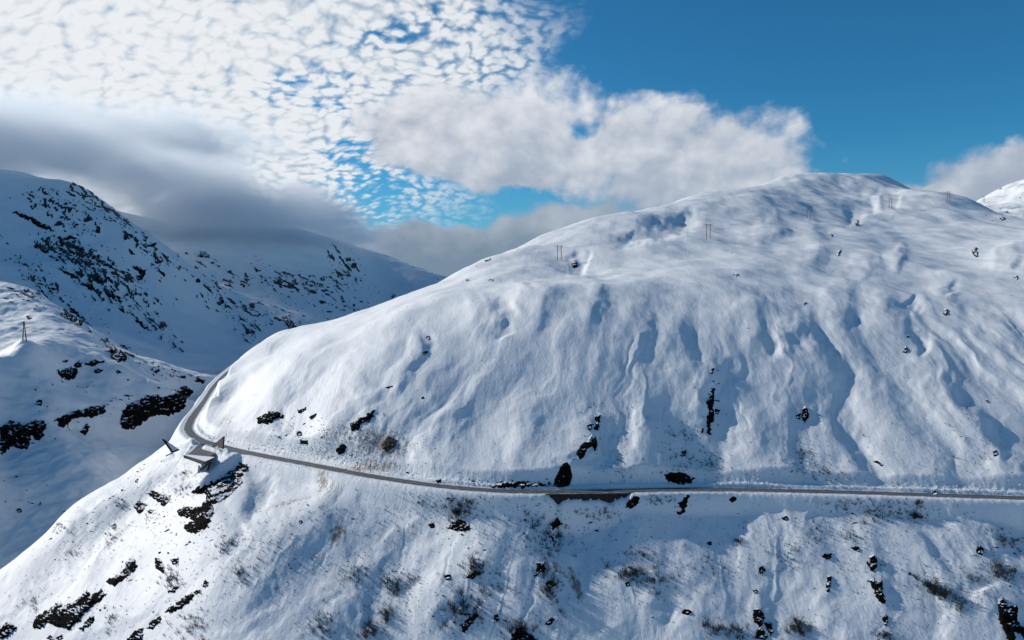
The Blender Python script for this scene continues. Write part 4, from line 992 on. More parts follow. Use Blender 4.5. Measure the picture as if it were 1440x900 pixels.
 (U2, [(1372,190),(1384,190),(1380,197)], 'small rock beside another on the saddle below the right-hand peak', 700),
 # under the road
 (K6, [(718,690),(732,658),(768,628),(802,638),(784,680),(748,704)], 'round black rock at the right end of the retaining wall', 0),
 (K6, [(1040,660),(1060,622),(1080,626),(1062,690),(1048,720),(1022,744),(1008,725),(1035,705),(1012,665)], 'narrow dark rock running down from the straight road', 0),
 (K6, [(1300,650),(1320,630),(1345,645),(1330,662),(1312,668)], 'snow-ringed small rock just under the straight road', 0),
 (B1, [(298,148),(335,108),(368,150),(342,162),(308,178)], 'dark arrowhead rock below the left end of the retaining wall', 0),
 (K8, [(1068,170),(1110,138),(1150,118),(1202,150),(1204,186),(1130,192)], 'dark rock with scrub below the road, left of the retaining wall', 0),
 (K8, [(968,152),(1000,138),(1007,165),(980,172)], 'small rock left of the scrubby dark rock', 0),
 (K8, [(1055,437),(1095,428),(1101,460),(1070,464)], 'small square rock in mid slope below the scrubby rock', 0),
 (K8, [(1150,720),(1190,680),(1240,640),(1254,660),(1204,722),(1170,758)], 'slanting dark rock among dense scrub near the bottom', 0),
 (K8, [(1178,452),(1230,410),(1272,420),(1222,458)], 'dark rock among the scrub right of the small square rock', 0),
 (K8, [(1338,662),(1358,648),(1370,690),(1350,702)], 'small upright rock right of the dense scrub near the bottom', 0),
 (K8, [(240,130),(255,125),(263,140),(250,148)], 'small dark rock on the slope below the avalanche dirt', 0),
 (B1, [(220,370),(267,358),(266,420),(240,422),(205,452),(213,425)], 'upper dark rock of the gully left of the brown streak', 0),
 (B1, [(268,482),(300,458),(328,490),(290,518)], 'lower dark rock of the gully beside the brown streak', 0),
 (B1, [(78,762),(130,712),(168,765),(232,790),(222,806),(68,806)], 'dark rocks cut by the bottom edge, left of the centre', 0),
 (B1, [(263,712),(300,668),(322,685),(290,722)], 'slanting rock at the foot of the gully near the bottom', 0),
 (B1, [(300,215),(318,225),(325,262),(312,268)], 'thin rock in the gully below the arrowhead rock', 0),
 (B1, [(713,477),(740,468),(748,495),(720,502)], 'small rock with snow at its left among scattered scrub', 0),
 (B1, [(1033,637),(1070,623),(1097,645),(1070,662),(1040,653)], 'dark snow-capped rock in the open lower slope', 0),
 (B1, [(1173,250),(1200,246),(1207,268),(1185,268)], 'little lone rock in the open slope right of the centre', 0),
 (B2, [(-4,595),(30,588),(62,640),(38,692),(2,662)], 'upper rock of the three dark rocks at the bottom', 0),
 (B2, [(58,670),(95,662),(110,722),(85,737)], 'right rock of the three dark rocks at the bottom', 0),
 (B2, [(8,712),(40,692),(78,742),(60,757),(13,752)], 'lower left rock of the three dark rocks at the bottom', 0),
 (B2, [(23,377),(50,358),(64,390),(35,407)], 'dark rock in a snow hollow above the three bottom rocks', 0),
 (B2, [(-8,495),(15,485),(24,500),(8,514)], 'small rock between the snow hollow and the three bottom rocks', 0),
 (B2, [(358,305),(415,296),(414,320),(385,332)], 'flat dark rock at the top of the narrow snow gully', 0),
 (B2, [(388,422),(414,413),(408,480),(386,478)], 'upright dark rock lower in the narrow snow gully', 0),
 (B2, [(383,492),(405,483),(406,498),(390,504)], 'little rock under the upright one in the narrow gully', 0),
 (B2, [(518,266),(555,260),(568,287),(530,280)], 'flat rock at the top of the row left of the claw rock', 0),
 (B2, [(598,332),(622,352),(618,315),(646,302),(658,360),(636,394),(618,382)], 'claw-shaped dark rock above the largest rock of its row', 0),
 (B2, [(606,440),(640,430),(652,452),(682,438),(690,500),(704,550),(682,568),(652,532),(635,480)], 'largest black rock in the right half of the lower slope', 0),
 (B2, [(683,647),(702,622),(720,650),(708,682),(690,673)], 'oval dark rock straight below the largest black rock', 0),
 (B2, [(1183,275),(1205,252),(1228,275),(1217,308),(1188,297)], 'round dark boulder alone in the right lower slope', 0),
 (B2, [(1298,540),(1325,533),(1348,560),(1402,572),(1412,610),(1402,660),(1445,690),(1450,770),(1420,725),(1390,712),(1398,775),(1358,775),(1330,700),(1303,640),(1308,600)], 'big forked rock face in the bottom right corner', 0),
 (B2, [(148,106),(175,93),(188,120),(165,122)], 'small dark rock under the road in a snow dimple', 0),
 (B2, [(824,402),(836,398),(838,410),(826,412)], 'tiny rock in the open snow right of the claw rock', 0),
 # spur on the left below the lookout
 (L0, [(930,185),(960,155),(1040,130),(1100,90),(1155,60),(1165,32),(1222,58),(1205,77),(1180,82),(1178,140),(1112,202),(1072,222),(1032,240),(1044,270),(1022,320),(1012,352),(950,384),(898,364),(898,338),(948,318),(865,292),(858,268),(900,250),(970,250),(1000,220),(1008,190)], 'largest black crag directly below the lookout', 0),
 (L0, [(708,185),(740,172),(790,190),(832,193),(823,230),(795,253),(760,218)], 'dark wedge left of the largest crag below the lookout', 0),
 (L0, [(646,245),(680,222),(718,245),(702,262),(680,293)], 'small dark rock at the left end of the crags below the lookout', 0),
 (L0, [(712,266),(757,266),(732,290)], 'little rock under the dark wedge below the lookout', 0),
 (L0, [(158,835),(180,780),(240,750),(295,713),(300,740),(350,720),(430,658),(440,685),(490,652),(522,680),(490,712),(440,742),(390,802),(340,848),(280,838),(230,812),(200,854)], 'large black rock face low on the left spur', 0),
 (L0, [(513,615),(560,588),(600,568),(620,508),(657,503),(668,545),(632,582),(602,604),(560,644)], 'dark hooked rock up-slope of the large face on the left spur', 0),
 (L0, [(383,852),(410,820),(440,783),(464,783),(457,812),(402,854)], 'thin rock just right of the large face on the left spur', 0),
 (L0, [(-4,840),(40,813),(83,835),(62,867),(20,892),(-4,892)], 'dark rock in the bottom left corner', 0),
 (L0, [(753,500),(780,503),(803,545),(798,577),(758,552)], 'dark pair of boulders in the hollow below the lookout', 0),
 (L0, [(828,510),(872,498),(872,532),(840,532)], 'snow-topped rock right of the dark pair in the hollow', 0),
 (L0, [(798,765),(860,718),(930,668),(948,690),(902,732),(840,768)], 'long thin slanting rock near the bottom, left of centre', 0),
 (L0, [(716,847),(730,813),(787,778),(782,812),(742,848)], 'short slanting rock continuing the long thin one downhill', 0),
 (L0, [(610,905),(650,858),(697,838),(694,905)], 'dark triangular rock cut by the bottom edge on the left', 0),
 (L0, [(813,667),(850,638),(874,638),(847,672)], 'small slim rock above the long thin slanting rock', 0),
 (L0, [(983,642),(1000,603),(1018,620),(1002,648)], 'small upright rock at the upper end of the long thin rock', 0),
 (L0, [(938,667),(975,653),(983,674),(950,678)], 'small flat rock joining the long thin rock to the upright one', 0),
 (L0, [(538,345),(560,328),(568,350),(548,360)], 'lone small rock on the spur left of the crags', 0),
 (L0, [(223,892),(245,873),(264,897),(250,905)], 'small rock at the bottom edge right of the corner rock', 0),
 (L0, [(270,890),(300,872),(312,892),(290,904)], 'second small rock at the bottom edge right of the corner rock', 0),
 (L0, [(78,266),(100,256),(110,275),(88,282)], 'small dark rock alone in the shaded valley', 400),
 (L0, [(186,246),(196,226),(207,244)], 'tiny rock right of the lone rock in the shaded valley', 400),
 (L0, [(653,130),(675,110),(670,138)], 'tiny slanting rock on the bright spur crest', 0),
]
for pr, pts_, lab, rmin in OUT: outcrop(T(*pr, *pts_), lab, None, rmin)
outcrop(T(*K5, (700,340),(745,290),(797,318),(782,352),(735,384),(708,366)), 'brown patch of bare ground right of the boulder in dirty snow', None, 0, mat=M_ROCKB)

# ---------------------------------------------------------------- small loose rocks, one of each kind then copies
rng = random.Random(7)
def boulder_mesh(seed, el=(1, 1, 1)):
    bm = bmesh.new(); bmesh.ops.create_icosphere(bm, subdivisions=2, radius=1.0); rr_ = random.Random(seed)
    pl = [(Vector((rr_.uniform(-1, 1), rr_.uniform(-1, 1), rr_.uniform(-1, 1))).normalized(), rr_.uniform(0.55, 0.85)) for _ in range(9)]
    for v_ in bm.verts:
        for n_, d_ in pl:
            k = v_.co.dot(n_)
            if k > d_: v_.co -= n_ * (k - d_)
        v_.co = Vector((v_.co.x * el[0], v_.co.y * el[1], v_.co.z * el[2])) * (1 + rr_.uniform(-0.05, 0.05))
    me_ = bpy.data.meshes.new('boulder'); bm.to_mesh(me_); bm.free(); me_.materials.append(M_ROCK); return me_
BM = [boulder_mesh(3, (1.0, 0.8, 0.7)), boulder_mesh(8, (1.5, 0.7, 0.6)), boulder_mesh(15, (1.1, 1.0, 0.9)), boulder_mesh(21, (1.9, 0.8, 0.55)), boulder_mesh(33, (0.8, 0.7, 1.0))]
MARKS = [(120,262,'under the cloud edge on the far mountain'),(60,300,'around the upper long cliff of the far mountain'),(150,365,'beside the longest cliff of the far mountain'),(190,385,'by the hooked crag on the far mountain'),
 (90,385,'below the forked crag on the far mountain'),(165,310,'along the near skyline of the far mountain'),(230,360,'along the lower skyline of the far mountain'),(215,455,'beside the long thin rib of the far slope'),(130,420,'under the striped rocks of the far mountain'),(30,370,'at the left picture edge on the far mountain'),
 (290,360,'around the arched rocks of the second far ridge'),(270,395,'beside the compact rock of the far slope'),(310,425,'around the upright rock of the far slope'),(380,395,'along the level row of the second far slope'),(450,410,'right of the level row of the second far slope'),(490,370,'under the dark cloud edge on the far ridge'),(400,440,'low on the far slope near the hill skyline'),(540,410,'on the far slope at the foot of the cloud'),
 (25,415,'on top of the left knoll'),(80,408,'behind the crest of the left knoll'),(165,490,'beside the large crag of the left knoll'),(220,520,'along the right skyline of the left knoll'),(225,535,'above the broad cliff band near the road bend'),(140,585,'around the long low rock band'),(120,545,'under the black face of the left knoll'),(80,625,'under the ragged left cliff'),(30,560,'above the ragged left cliff'),
 (50,700,'in the shaded valley at the left'),(240,745,'in the hollow below the lookout crag'),(110,760,'on the outer edge of the left spur'),(210,660,'on the bright spur crest by the lookout'),(180,840,'around the large face of the left spur'),(300,790,'right of the hollow below the lookout'),
 (455,610,'in the avalanche scar above the road'),(520,640,'in the dirty snow above the curving road'),(830,620,'around the broken crag of the upper face'),(960,640,'above the lens-shaped rock'),(1000,570,'beside the tall thin rib'),(700,678,'in the bank of the roadside rock cut'),(620,480,'on the left face under the small gully'),(640,380,'on the bright shoulder near the skyline'),
 (1130,580,'around the split rock of the upper face'),(1250,650,'above the right half of the road'),(1380,600,'at the right edge of the upper face'),(1000,380,'high on the upper face under the poles'),(1200,360,'high on the upper face below the summit'),(1350,450,'on the right flank of the hill'),(1400,290,'on the saddle below the right-hand peak'),(860,440,'on the upper face below the long scarp'),
 (780,760,'in the gully below the retaining wall'),(660,730,'by the scrubby rock below the road'),(660,860,'in the dense scrub near the bottom'),(890,750,'in the open slope below the lens-shaped rock'),(920,830,'in the scattered scrub at the bottom centre'),(1080,710,'just below the straight road'),(1250,715,'in the low scrub under the right part of the road'),(1130,820,'beside the narrow snow gully'),(1250,830,'around the largest black rock of the right slope'),(1400,790,'above the forked face in the bottom right'),
 (500,780,'on the ribbed slope below the avalanche dirt'),(450,880,'on the ribbed slope near the bottom edge'),(560,830,'in the middle of the ribbed slope'),(380,720,'in the shaded hollow right of the lookout crag'),(740,890,'at the bottom edge left of the centre'),(1020,885,'at the bottom edge right of the centre')]
def where(px, py): return min(MARKS, key=lambda m_: math.hypot(m_[0] - px, (m_[1] - py) * 1.4))[2]
BLD = []
def boulder(px, py, spx, zone, rmin, ang=0.0, stretch=1.0):
    h3 = hit(px, py, rmin)
    if h3 is None or not (-8 < px < 1448 and py < 906): return
    if zone in ('face', 'low') and np.min(np.hypot(RP[:, 0] - h3.x, RP[:, 1] - h3.y)) < 4.6: return
    s_ = spx / F * h3.length; nn = gnormal(h3.x, h3.y, max(1.0, 2 * s_))
    rx = Vector((math.cos(ang), -0.5 * abs(math.sin(ang)), -math.sin(ang))); rx = (rx - nn * rx.dot(nn)).normalized(); ry = nn.cross(rx)
    M_ = Matrix.Translation(h3 + nn * 0.15 * s_) @ Matrix((rx, ry, nn)).transposed().to_4x4() @ Matrix.Diagonal((s_ * stretch, s_, s_, 1))
    BLD.append((spx * stretch, px, py, M_, rng.choice(BM)))
def cluster(n, px, py, wx, wy, rot, smin, smax, zone, rmin, ang=None, stretch=(1, 1.6)):
    for _ in range(int(n * 1.7)):
        u, v_ = rng.gauss(0, 0.5), rng.gauss(0, 0.5); c_, s_ = math.cos(rot), math.sin(rot)
        x = px + u * wx * c_ - v_ * wy * s_; y = py + u * wx * s_ + v_ * wy * c_
        boulder(x, y, smin + (smax - smin) * rng.random() ** 2.2, zone, rmin, rng.uniform(-0.4, 0.4) if ang is None else ang + rng.uniform(-0.25, 0.25), rng.uniform(*stretch))
D = 0.75
for a_ in [(34, 130, 375, 55, 20, 0.75, .8, 2.6), (26, 95, 355, 50, 14, 0.6, .8, 2.4), (30, 150, 400, 40, 16, 0.85, .8, 2.8), (22, 90, 300, 60, 22, 0.6, .6, 1.8), (14, 60, 290, 50, 14, 0.3, .6, 1.5),
           (16, 165, 305, 40, 10, 0.75, .6, 1.7), (14, 200, 345, 30, 12, 0.7, .6, 1.8), (12, 230, 365, 26, 10, 0.7, .6, 1.5), (12, 60, 395, 50, 16, 0.75, .7, 1.6), (14, 30, 370, 50, 30, 0.7, .6, 1.3),
           (18, 200, 395, 50, 20, 0.6, .7, 1.8), (12, 215, 450, 40, 10, 0.8, .6, 1.6), (12, 150, 470, 60, 16, 0.7, .5, 1.0), (14, 300, 400, 26, 12, 0.6, .7, 1.7), (14, 310, 425, 28, 10, 0.5, .7, 1.6), (10, 330, 445, 24, 10, 0.5, .6, 1.3)]:
    cluster(*a_, 'far', G_F, D)
for a_ in [(16, 380, 395, 70, 10, 0.05, .7, 2.0), (14, 440, 405, 60, 16, 0.4, .6, 1.8), (10, 480, 385, 40, 30, 1.2, .6, 1.6), (12, 400, 430, 60, 14, 0.3, .6, 1.6), (10, 370, 375, 60, 14, 0.2, .6, 1.4), (10, 430, 440, 60, 12, 0.0, .5, 1.4), (8, 350, 465, 30, 14, 0.7, .7, 1.8), (8, 520, 415, 40, 14, 0.6, .5, 1.2)]:
    cluster(*a_, 'far', G_F, 0.5)
for a_ in [(12, 25, 415, 34, 12, 0.4, .8, 2.0), (12, 70, 408, 40, 8, 0.5, .8, 2.0), (10, 165, 490, 40, 14, 0.5, .7, 1.8), (8, 210, 515, 60, 6, 0.25, .8, 1.8), (10, 225, 530, 40, 14, 0.2, .7, 1.6), (8, 140, 585, 90, 10, -0.2, .7, 1.7), (5, 120, 545, 20, 6, 0, .7, 1.2), (6, 80, 620, 60, 40, 0, .6, 1.3), (6, 40, 560, 60, 40, 0, .6, 1.2)]:
    cluster(*a_, 'knoll', G_L)
for a_ in [(10, 60, 700, 70, 50, 0, .6, 1.3, 'spur', 390), (16, 240, 745, 70, 40, 0, .6, 1.8, 'spur', 0), (12, 130, 735, 70, 30, -0.7, .5, 1.2, 'spur', 0), (10, 200, 660, 60, 10, -0.7, .5, 1.2, 'spur', 0),
           (10, 180, 830, 90, 50, 0, .5, 1.5, 'spur', 0), (10, 300, 780, 60, 60, 0, .5, 1.2, 'low', 0),
           (14, 455, 610, 70, 18, 0.2, .7, 1.6, 'face', 0), (10, 500, 640, 50, 12, 0.4, .6, 1.4, 'face', 0), (14, 830, 620, 20, 60, 0, .5, 1.5, 'face', 0), (16, 960, 640, 30, 50, 0, .5, 1.3, 'face', 0), (12, 1000, 560, 26, 60, 0, .5, 1.4, 'face', 0),
           (14, 700, 677, 120, 5, 0, .6, 1.5, 'face', 0), (26, 1150, 600, 380, 120, 0, .4, 1.0, 'face', 0), (12, 1150, 400, 340, 120, 0, .4, 1.0, 'face', 0), (8, 640, 380, 100, 16, -0.5, .5, 1.0, 'face', 380), (8, 620, 490, 160, 60, 0, .4, .9, 'face', 0), (8, 1400, 290, 40, 30, 0.3, .5, 1.2, 'face', 700),
           (30, 780, 760, 50, 70, 0, .6, 1.8, 'low', 0), (20, 660, 740, 60, 40, 0, .5, 1.6, 'low', 0), (14, 890, 760, 80, 60, 0, .5, 1.2, 'low', 0), (24, 1200, 720, 260, 20, 0.05, .5, 1.2, 'low', 0), (20, 1250, 820, 260, 90, 0, .4, 1.0, 'low', 0),
           (16, 500, 780, 150, 80, 0, .4, 1.1, 'low', 0), (16, 650, 860, 50, 50, 0, .5, 1.7, 'low', 0), (12, 1400, 780, 60, 50, 0, .5, 1.2, 'low', 0), (10, 960, 850, 160, 60, 0, .4, 1.0, 'low', 0)]:
    cluster(*a_)
BLD.sort(key=lambda q_: -q_[0])
for spx, px, py, M_, me_ in BLD[:285]:
    o = bpy.data.objects.new('boulder', me_); COL.objects.link(o); o.matrix_world = M_
    wp = where(px, py); tag(o, 'small dark rock ' + wp, 'rock', 'small rocks ' + wp)
bv = []; bf = []
for spx, px, py, M_, me_ in BLD[285:]:
    k = len(bv); bv += [tuple(M_ @ v_.co) for v_ in me_.vertices]; bf += [tuple(i + k for i in p.vertices) for p in me_.polygons]
tag(mesh_obj('scattered_stones', bv, bf, M_ROCK), 'tiny dark stones scattered over the snowy slopes', 'stones', None, 'stuff')
# ---------------------------------------------------------------- leafless mountain birch scrub
M_TWIG = simple_mat('bare_birch_twigs', (0.014, 0.011, 0.010), (0.040, 0.030, 0.026), 2.0, 0.9)
def shrub_mesh(seed, n, h, w):
    r_ = random.Random(seed); mb = MB()
    for _ in range(n):
        a0 = r_.uniform(0, 6.283); d0 = w * 0.35 * r_.random(); p = Vector((math.cos(a0) * d0, math.sin(a0) * d0, -0.3))
        an = a0 + r_.uniform(-0.8, 0.8); lean = r_.uniform(0.1, 0.9) * w / h; L = h * r_.uniform(0.55, 1.05); rad = r_.uniform(0.045, 0.075)
        for k in range(3):
            q_ = p + Vector((math.cos(an) * lean, math.sin(an) * lean, 1.0)) * (L / 3) + Vector((r_.uniform(-.08, .08), r_.uniform(-.08, .08), 0))
            mb.tube(p, q_, rad, rad * 0.7, 3, False)
            if k > 0 or r_.random() < 0.5:
                for _k in range(2):
                    b_ = an + r_.choice((-1, 1)) * r_.uniform(0.5, 1.4); e_ = q_ + Vector((math.cos(b_) * 0.5, math.sin(b_) * 0.5, r_.uniform(0.3, 0.7))) * L * 0.33
                    mb.tube(q_, e_, rad * 0.55, rad * 0.3, 3, False)
                    for _j in range(2):
                        c_ = b_ + r_.uniform(-1.3, 1.3); f0 = q_.lerp(e_, r_.uniform(0.3, 0.9)); mb.tube(f0, f0 + Vector((math.cos(c_) * 0.4, math.sin(c_) * 0.4, 0.45)) * L * 0.2, rad * 0.35, rad * 0.2, 3, False)
            p = q_; rad *= 0.7; an += r_.uniform(-0.5, 0.5)
    me_ = bpy.data.meshes.new('shrub'); me_.from_pydata([tuple(v_) for v_ in mb.v], [], mb.f); me_.materials.append(M_TWIG); return me_
SM = [shrub_mesh(1, 9, 1.7, 1.0), shrub_mesh(2, 14, 2.0, 1.5), shrub_mesh(3, 6, 1.4, 0.9), shrub_mesh(4, 18, 1.7, 1.9), shrub_mesh(5, 4, 1.2, 0.6)]
SH = [ # n, px, py, wx, wy, rot, size lo, hi
 (12, 655, 712, 26, 22, 0, .8, 1.6), (8, 645, 722, 16, 16, 0, .9, 1.7), (6, 600, 708, 26, 8, 0.3, .6, 1.1), (14, 665, 800, 20, 14, 0, .8, 1.6), (18, 655, 860, 30, 26, 0, .8, 1.6), (12, 735, 885, 40, 16, 0, .8, 1.5),
 (20, 775, 770, 36, 70, 0, .7, 1.5), (14, 760, 745, 24, 24, 0, .7, 1.4), (12, 775, 830, 24, 28, 0, .8, 1.6), (12, 845, 722, 36, 12, 0, .6, 1.2), (14, 885, 808, 26, 12, 0, .8, 1.4), (12, 925, 820, 26, 16, 0, .7, 1.3),
 (10, 898, 780, 20, 8, 0, .6, 1.0), (8, 935, 705, 26, 6, 0, .6, 1.0), (14, 960, 690 - 30, 26, 26, 0, .6, 1.1), (8, 1003, 650, 16, 16, 0, .6, 1.0), (8, 960, 610, 26, 14, 0, .6, 1.0), (8, 875, 660, 20, 20, 0, .5, .9),
 (14, 1150, 660, 40, 14, 0.3, .6, 1.2), (10, 1235, 708, 60, 6, 0, .6, 1.1), (16, 1245, 722, 44, 12, -0.15, .7, 1.2), (8, 1288, 727, 10, 4, 0, .9, 1.5), (5, 1291, 708, 6, 6, 0, .9, 1.3), (8, 1190, 712, 26, 12, 0, .5, 1.0),
 (20, 1320, 832, 32, 9, 0.5, .8, 1.5), (16, 1412, 804, 24, 14, 0.2, .8, 1.5), (10, 1415, 758, 22, 10, 0.5, .8, 1.3), (8, 1370, 814, 14, 8, 0, .6, 1.0), (8, 1352, 850, 14, 14, 0, .7, 1.2), (10, 1122, 886, 14, 12, 0, .9, 1.7), (16, 1020, 888, 30, 10, 0.1, .8, 1.4),
 (10, 1245, 893, 18, 6, 0, .7, 1.1), (8, 1190, 755, 26, 8, 0.2, .5, .9), (8, 1110, 780, 20, 16, 0, .5, .9), (6, 1145, 755, 16, 16, 0, .6, 1.2), (8, 1000, 800, 40, 20, 0, .5, .9), (6, 1038, 762, 8, 4, 0, .6, 1.0), (8, 1240, 800, 60, 20, 0, .4, .8),
 (14, 500, 808, 24, 14, 0, .6, 1.2), (12, 555, 823, 20, 12, 0, .7, 1.5), (8, 580, 815, 16, 8, 0, .6, 1.0), (8, 545, 865, 10, 12, 0, .8, 1.5), (14, 455, 880, 20, 26, -0.3, .7, 1.2), (10, 520, 890, 20, 12, 0, .7, 1.3), (12, 440, 720, 70, 20, 0, .4, .9), (10, 380, 760, 50, 30, 0, .4, .9),
 (8, 400, 790, 50, 40, 0, .4, .9), (8, 560, 730, 50, 30, 0, .4, .9), (8, 700, 760, 30, 60, 0, .4, .9), (10, 700, 830, 24, 40, 0, .5, 1.0),
 (10, 270, 880, 30, 20, 0, .7, 1.3), (10, 245, 815, 16, 14, 0, .8, 1.5), (8, 340, 805, 14, 16, 0, .7, 1.3), (8, 320, 765, 14, 14, 0, .7, 1.2), (8, 160, 755, 14, 16, 0, .7, 1.2), (6, 85, 742, 14, 10, 0, .7, 1.3), (6, 105, 778, 14, 8, 0, .6, 1.0), (6, 155, 870, 10, 14, 0, .7, 1.1),
 (6, 45, 850, 14, 16, 0, .6, 1.0), (6, 255, 690, 14, 8, 0, .8, 1.3), (5, 170, 708, 8, 8, 0, .7, 1.2), (6, 215, 730, 16, 14, 0, .6, 1.0), (5, 260, 668, 8, 6, 0, .8, 1.4), (6, 240, 700, 30, 10, 0, .5, .9),
 (10, 1200, 590, 260, 90, 0, .4, .8), (8, 1350, 620, 60, 50, 0, .5, .9), (6, 1130, 640, 12, 10, 0, .6, 1.0), (12, 860, 580, 60, 40, 0, .4, .7), (10, 445, 600, 80, 14, 0, .4, .8), (6, 520, 605, 60, 20, 0, .4, .7)]
spots = []
for n_, px, py, wx, wy, rot, lo_, hi_ in SH:
    lo_ *= 0.8; hi_ *= 0.8
    for _ in range(int(n_ * 3.2)):
        u, v_ = rng.gauss(0, 0.5), rng.gauss(0, 0.5); c_, s_ = math.cos(rot), math.sin(rot)
        x = px + u * wx * c_ - v_ * wy * s_; y = py + u * wx * s_ + v_ * wy * c_
        if not (-20 < x < 1460 and 560 < y < 915): continue
        h3 = hit(x, y)
        if h3 is None or h3.length > 420: continue
        dd = np.min(np.hypot(RP[:, 0] - h3.x, RP[:, 1] - h3.y))
        if dd < 5.5: continue
        spots.append((lo_ + (hi_ - lo_) * rng.random(), h3, x, y))
spots.sort(key=lambda q_: -q_[0] / q_[1].length)
def place(mesh_, s_, h3):
    nn = gnormal(h3.x, h3.y); up_ = (Vector((0, 0, 1)) * 0.75 + nn * 0.5 + Vector((rng.uniform(-.12, .12), -0.15, 0))).normalized()
    return Matrix.Translation(h3) @ up_.to_track_quat('Z', 'Y').to_matrix().to_4x4() @ Matrix.Rotation(rng.uniform(0, 6.283), 4, 'Z') @ Matrix.Scale(s_, 4)
for s_, h3, x, y in spots[:290]:
    o = bpy.data.objects.new('shrub', rng.choice(SM)); COL.objects.link(o); o.matrix_world = place(None, s_, h3)
    wp = where(x, y); tag(o, 'bare dark shrub ' + wp, 'shrub', 'bare shrubs ' + wp)
bv = []; bf = []
for s_, h3, x, y in spots[290:]:
    m0 = rng.choice([SM[0], SM[2], SM[4]]); M_ = place(None, s_, h3); k = len(bv)
    bv += [tuple(M_ @ v_.co) for v_ in m0.vertices]; bf += [tuple(i + k for i in p.vertices) for p in m0.polygons]
if bf: tag(mesh_obj('low_scrub', bv, bf, M_TWIG), 'sparse tiny bare twigs sticking out of the snow on the slopes', 'scrub', None, 'stuff')
# a fine sprinkle of dead stalks and grit-sized twigs
bv = []; bf = []
for _ in range(4200):
    c_ = rng.choice(SH); x = c_[1] + rng.gauss(0, 1.0) * max(c_[3], 30); y = c_[2] + rng.gauss(0, 1.0) * max(c_[4], 22)
    if not (-10 < x < 1450 and 600 < y < 910): continue
    h3 = hit(x, y)
    if h3 is None or h3.length > 400 or np.min(np.hypot(RP[:, 0] - h3.x, RP[:, 1] - h3.y)) < 5: continue
    s_ = rng.uniform(0.3, 0.8)
    for _k in range(3):
        d_ = Vector((rng.uniform(-.6, .6), rng.uniform(-.6, .2), 1.0)) * s_; k = len(bv); w_ = 0.06
        p = h3 + Vector((rng.uniform(-.2, .2), rng.uniform(-.2, .2), -0.05))
        bv += [tuple(p + Vector((-w_, 0, 0))), tuple(p + Vector((w_, 0, 0))), tuple(p + Vector((0, w_, 0))), tuple(p + d_)]; bf += [(k, k + 1, k + 3), (k + 1, k + 2, k + 3), (k + 2, k, k + 3)]
tag(mesh_obj('dead_stalks', bv, bf, M_TWIG), 'thin dead stalks scattered through the snow below the road', 'stalks', None, 'stuff')
# lumps of ploughed and fallen snow along the upper road edge
lumps = MB(); lb_me = boulder_mesh(44, (1, 0.9, 0.7)); lv = [v_.co.copy() for v_ in lb_me.vertices]; lf = [tuple(p.vertices) for p in lb_me.polygons]
ups = offset_line(RP, HW + 1.5)
for i in range(len(RP)):
    px_ = px_of(RP[i])
    if not (255 < px_ < 1460) or RP[i][1] > 420: continue
    for _ in range(int(max(0, 3.2 + 4.5 * float(vnoise(i / 6.0, 0.3, 8))))):
        p = ups[i] + Vector((rng.uniform(-1, 1), rng.gauss(0.6, 1.1), 0)); p.z = ground(p.x, p.y); s_ = rng.uniform(0.12, 0.42)
        R_ = Matrix.Rotation(rng.uniform(0, 6), 3, 'Z'); lumps.add([R_ @ (q_ * s_) + p for q_ in lv], lf)
for _ in range(900):
    x = rng.gauss(480, 60); y = rng.gauss(632, 16)
    h3 = hit(x, y)
    if h3 is None or h3.length > 380 or y > 662 or np.min(np.hypot(RP[:, 0] - h3.x, RP[:, 1] - h3.y)) < 4.5: continue
    s_ = rng.uniform(0.1, 0.38); R_ = Matrix.Rotation(rng.uniform(0, 6), 3, 'Z'); lumps.add([R_ @ (q_ * s_) + h3 for q_ in lv], lf)
tag(lumps.build('snow_debris', M_SNOW), 'lumpy avalanche and ploughed snow debris along the upper road edge', 'snow debris', None, 'stuff')
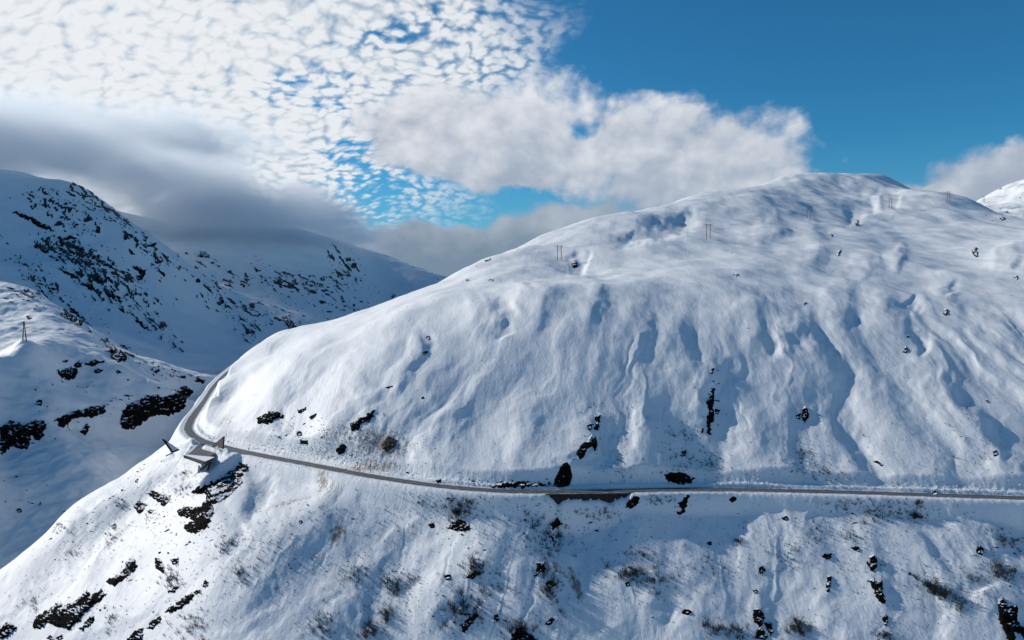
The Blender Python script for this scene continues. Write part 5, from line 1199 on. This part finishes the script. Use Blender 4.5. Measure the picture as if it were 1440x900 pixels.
# ---------------------------------------------------------------- low stratus lying on the far ridge: a real volume
ELL = [(-420,190,1900,900,140,700),(-120,190,1650,520,110,480),(50,205,1700,400,88,420),(225,250,1950,330,90,400),(405,304,2250,310,88,420),(320,296,2250,420,95,420),(490,335,2400,170,56,260),(120,200,2600,800,150,420)]  # leftmost ellipsoid, mostly out of view, added to shade cloud and far mountain
def cloud_obj():
    cs_ = []
    for px, py, Y, rx, rz_, ry in ELL: p = at_y(px, py, Y); cs_.append((p, rx, ry, rz_))
    org = Vector((float(np.mean([c_[0][0] for c_ in cs_])), float(np.mean([c_[0][1] for c_ in cs_])), float(np.mean([c_[0][2] for c_ in cs_]))))
    lo = [min(c_[0][i] - (c_[1], c_[2], c_[3])[i] * 1.12 for c_ in cs_) for i in range(3)]; hi = [max(c_[0][i] + (c_[1], c_[2], c_[3])[i] * 1.12 for c_ in cs_) for i in range(3)]
    mb = MB(); mb.box([(a + b) / 2 - o for a, b, o in zip(lo, hi, org)], [b - a for a, b in zip(lo, hi)])
    m = bpy.data.materials.new('cloud_vapour'); m.use_nodes = True; t = m.node_tree
    for nd in list(t.nodes): t.nodes.remove(nd)
    s = NT(t); o = s.n('ShaderNodeOutputMaterial'); pv = s.n('ShaderNodeVolumePrincipled'); s.L.new(pv.outputs[0], o.inputs['Volume'])
    P_ = s.n('ShaderNodeTexCoord').outputs['Object']
    wn_ = s.n('ShaderNodeTexNoise'); s.put(wn_.inputs['Vector'], P_); wn_.inputs['Scale'].default_value = 0.0050; wn_.inputs['Detail'].default_value = 2
    Pw_ = s.v('ADD', P_, s.v('SCALE', s.v('SUBTRACT', wn_.outputs['Color'], (0.5, 0.5, 0.5)), scale=170.0))
    f = None
    for p, rx, ry, rz_ in cs_:
        v_ = s.v('DIVIDE', s.v('SUBTRACT', Pw_, tuple(float(q_) for q_ in (Vector(p) - org))), (float(rx), float(ry), float(rz_)))
        e_ = s.m('SUBTRACT', 1.0, s.v('LENGTH', v_)); f = e_ if f is None else s.m('MAXIMUM', f, e_)
    nz = s.noise(s.v('MULTIPLY', P_, (1, 1, 1.9)), 0.011, 4.0, 0.60)
    dn = s.m('ADD', f, s.m('MULTIPLY', s.m('SUBTRACT', nz, 0.5), 1.1))
    s.L.new(s.m('MULTIPLY', s.m('POWER', s.ss(dn, 0.0, 0.62), 1.4), CLOUD_K), pv.inputs['Density'])
    pv.inputs['Color'].default_value = (0.92, 0.965, 1.0, 1); pv.inputs['Anisotropy'].default_value = 0.25
    ob = mb.build('low_cloud', m); ob.location = org; tag(ob, kind='stuff'); ob['label'] = 'dark grey low cloud resting on the far ridge'
    return ob
CLOUD_K = 0.0105
cloud_obj()
SC.cycles.volume_step_rate = 1.6; SC.cycles.volume_max_steps = 128
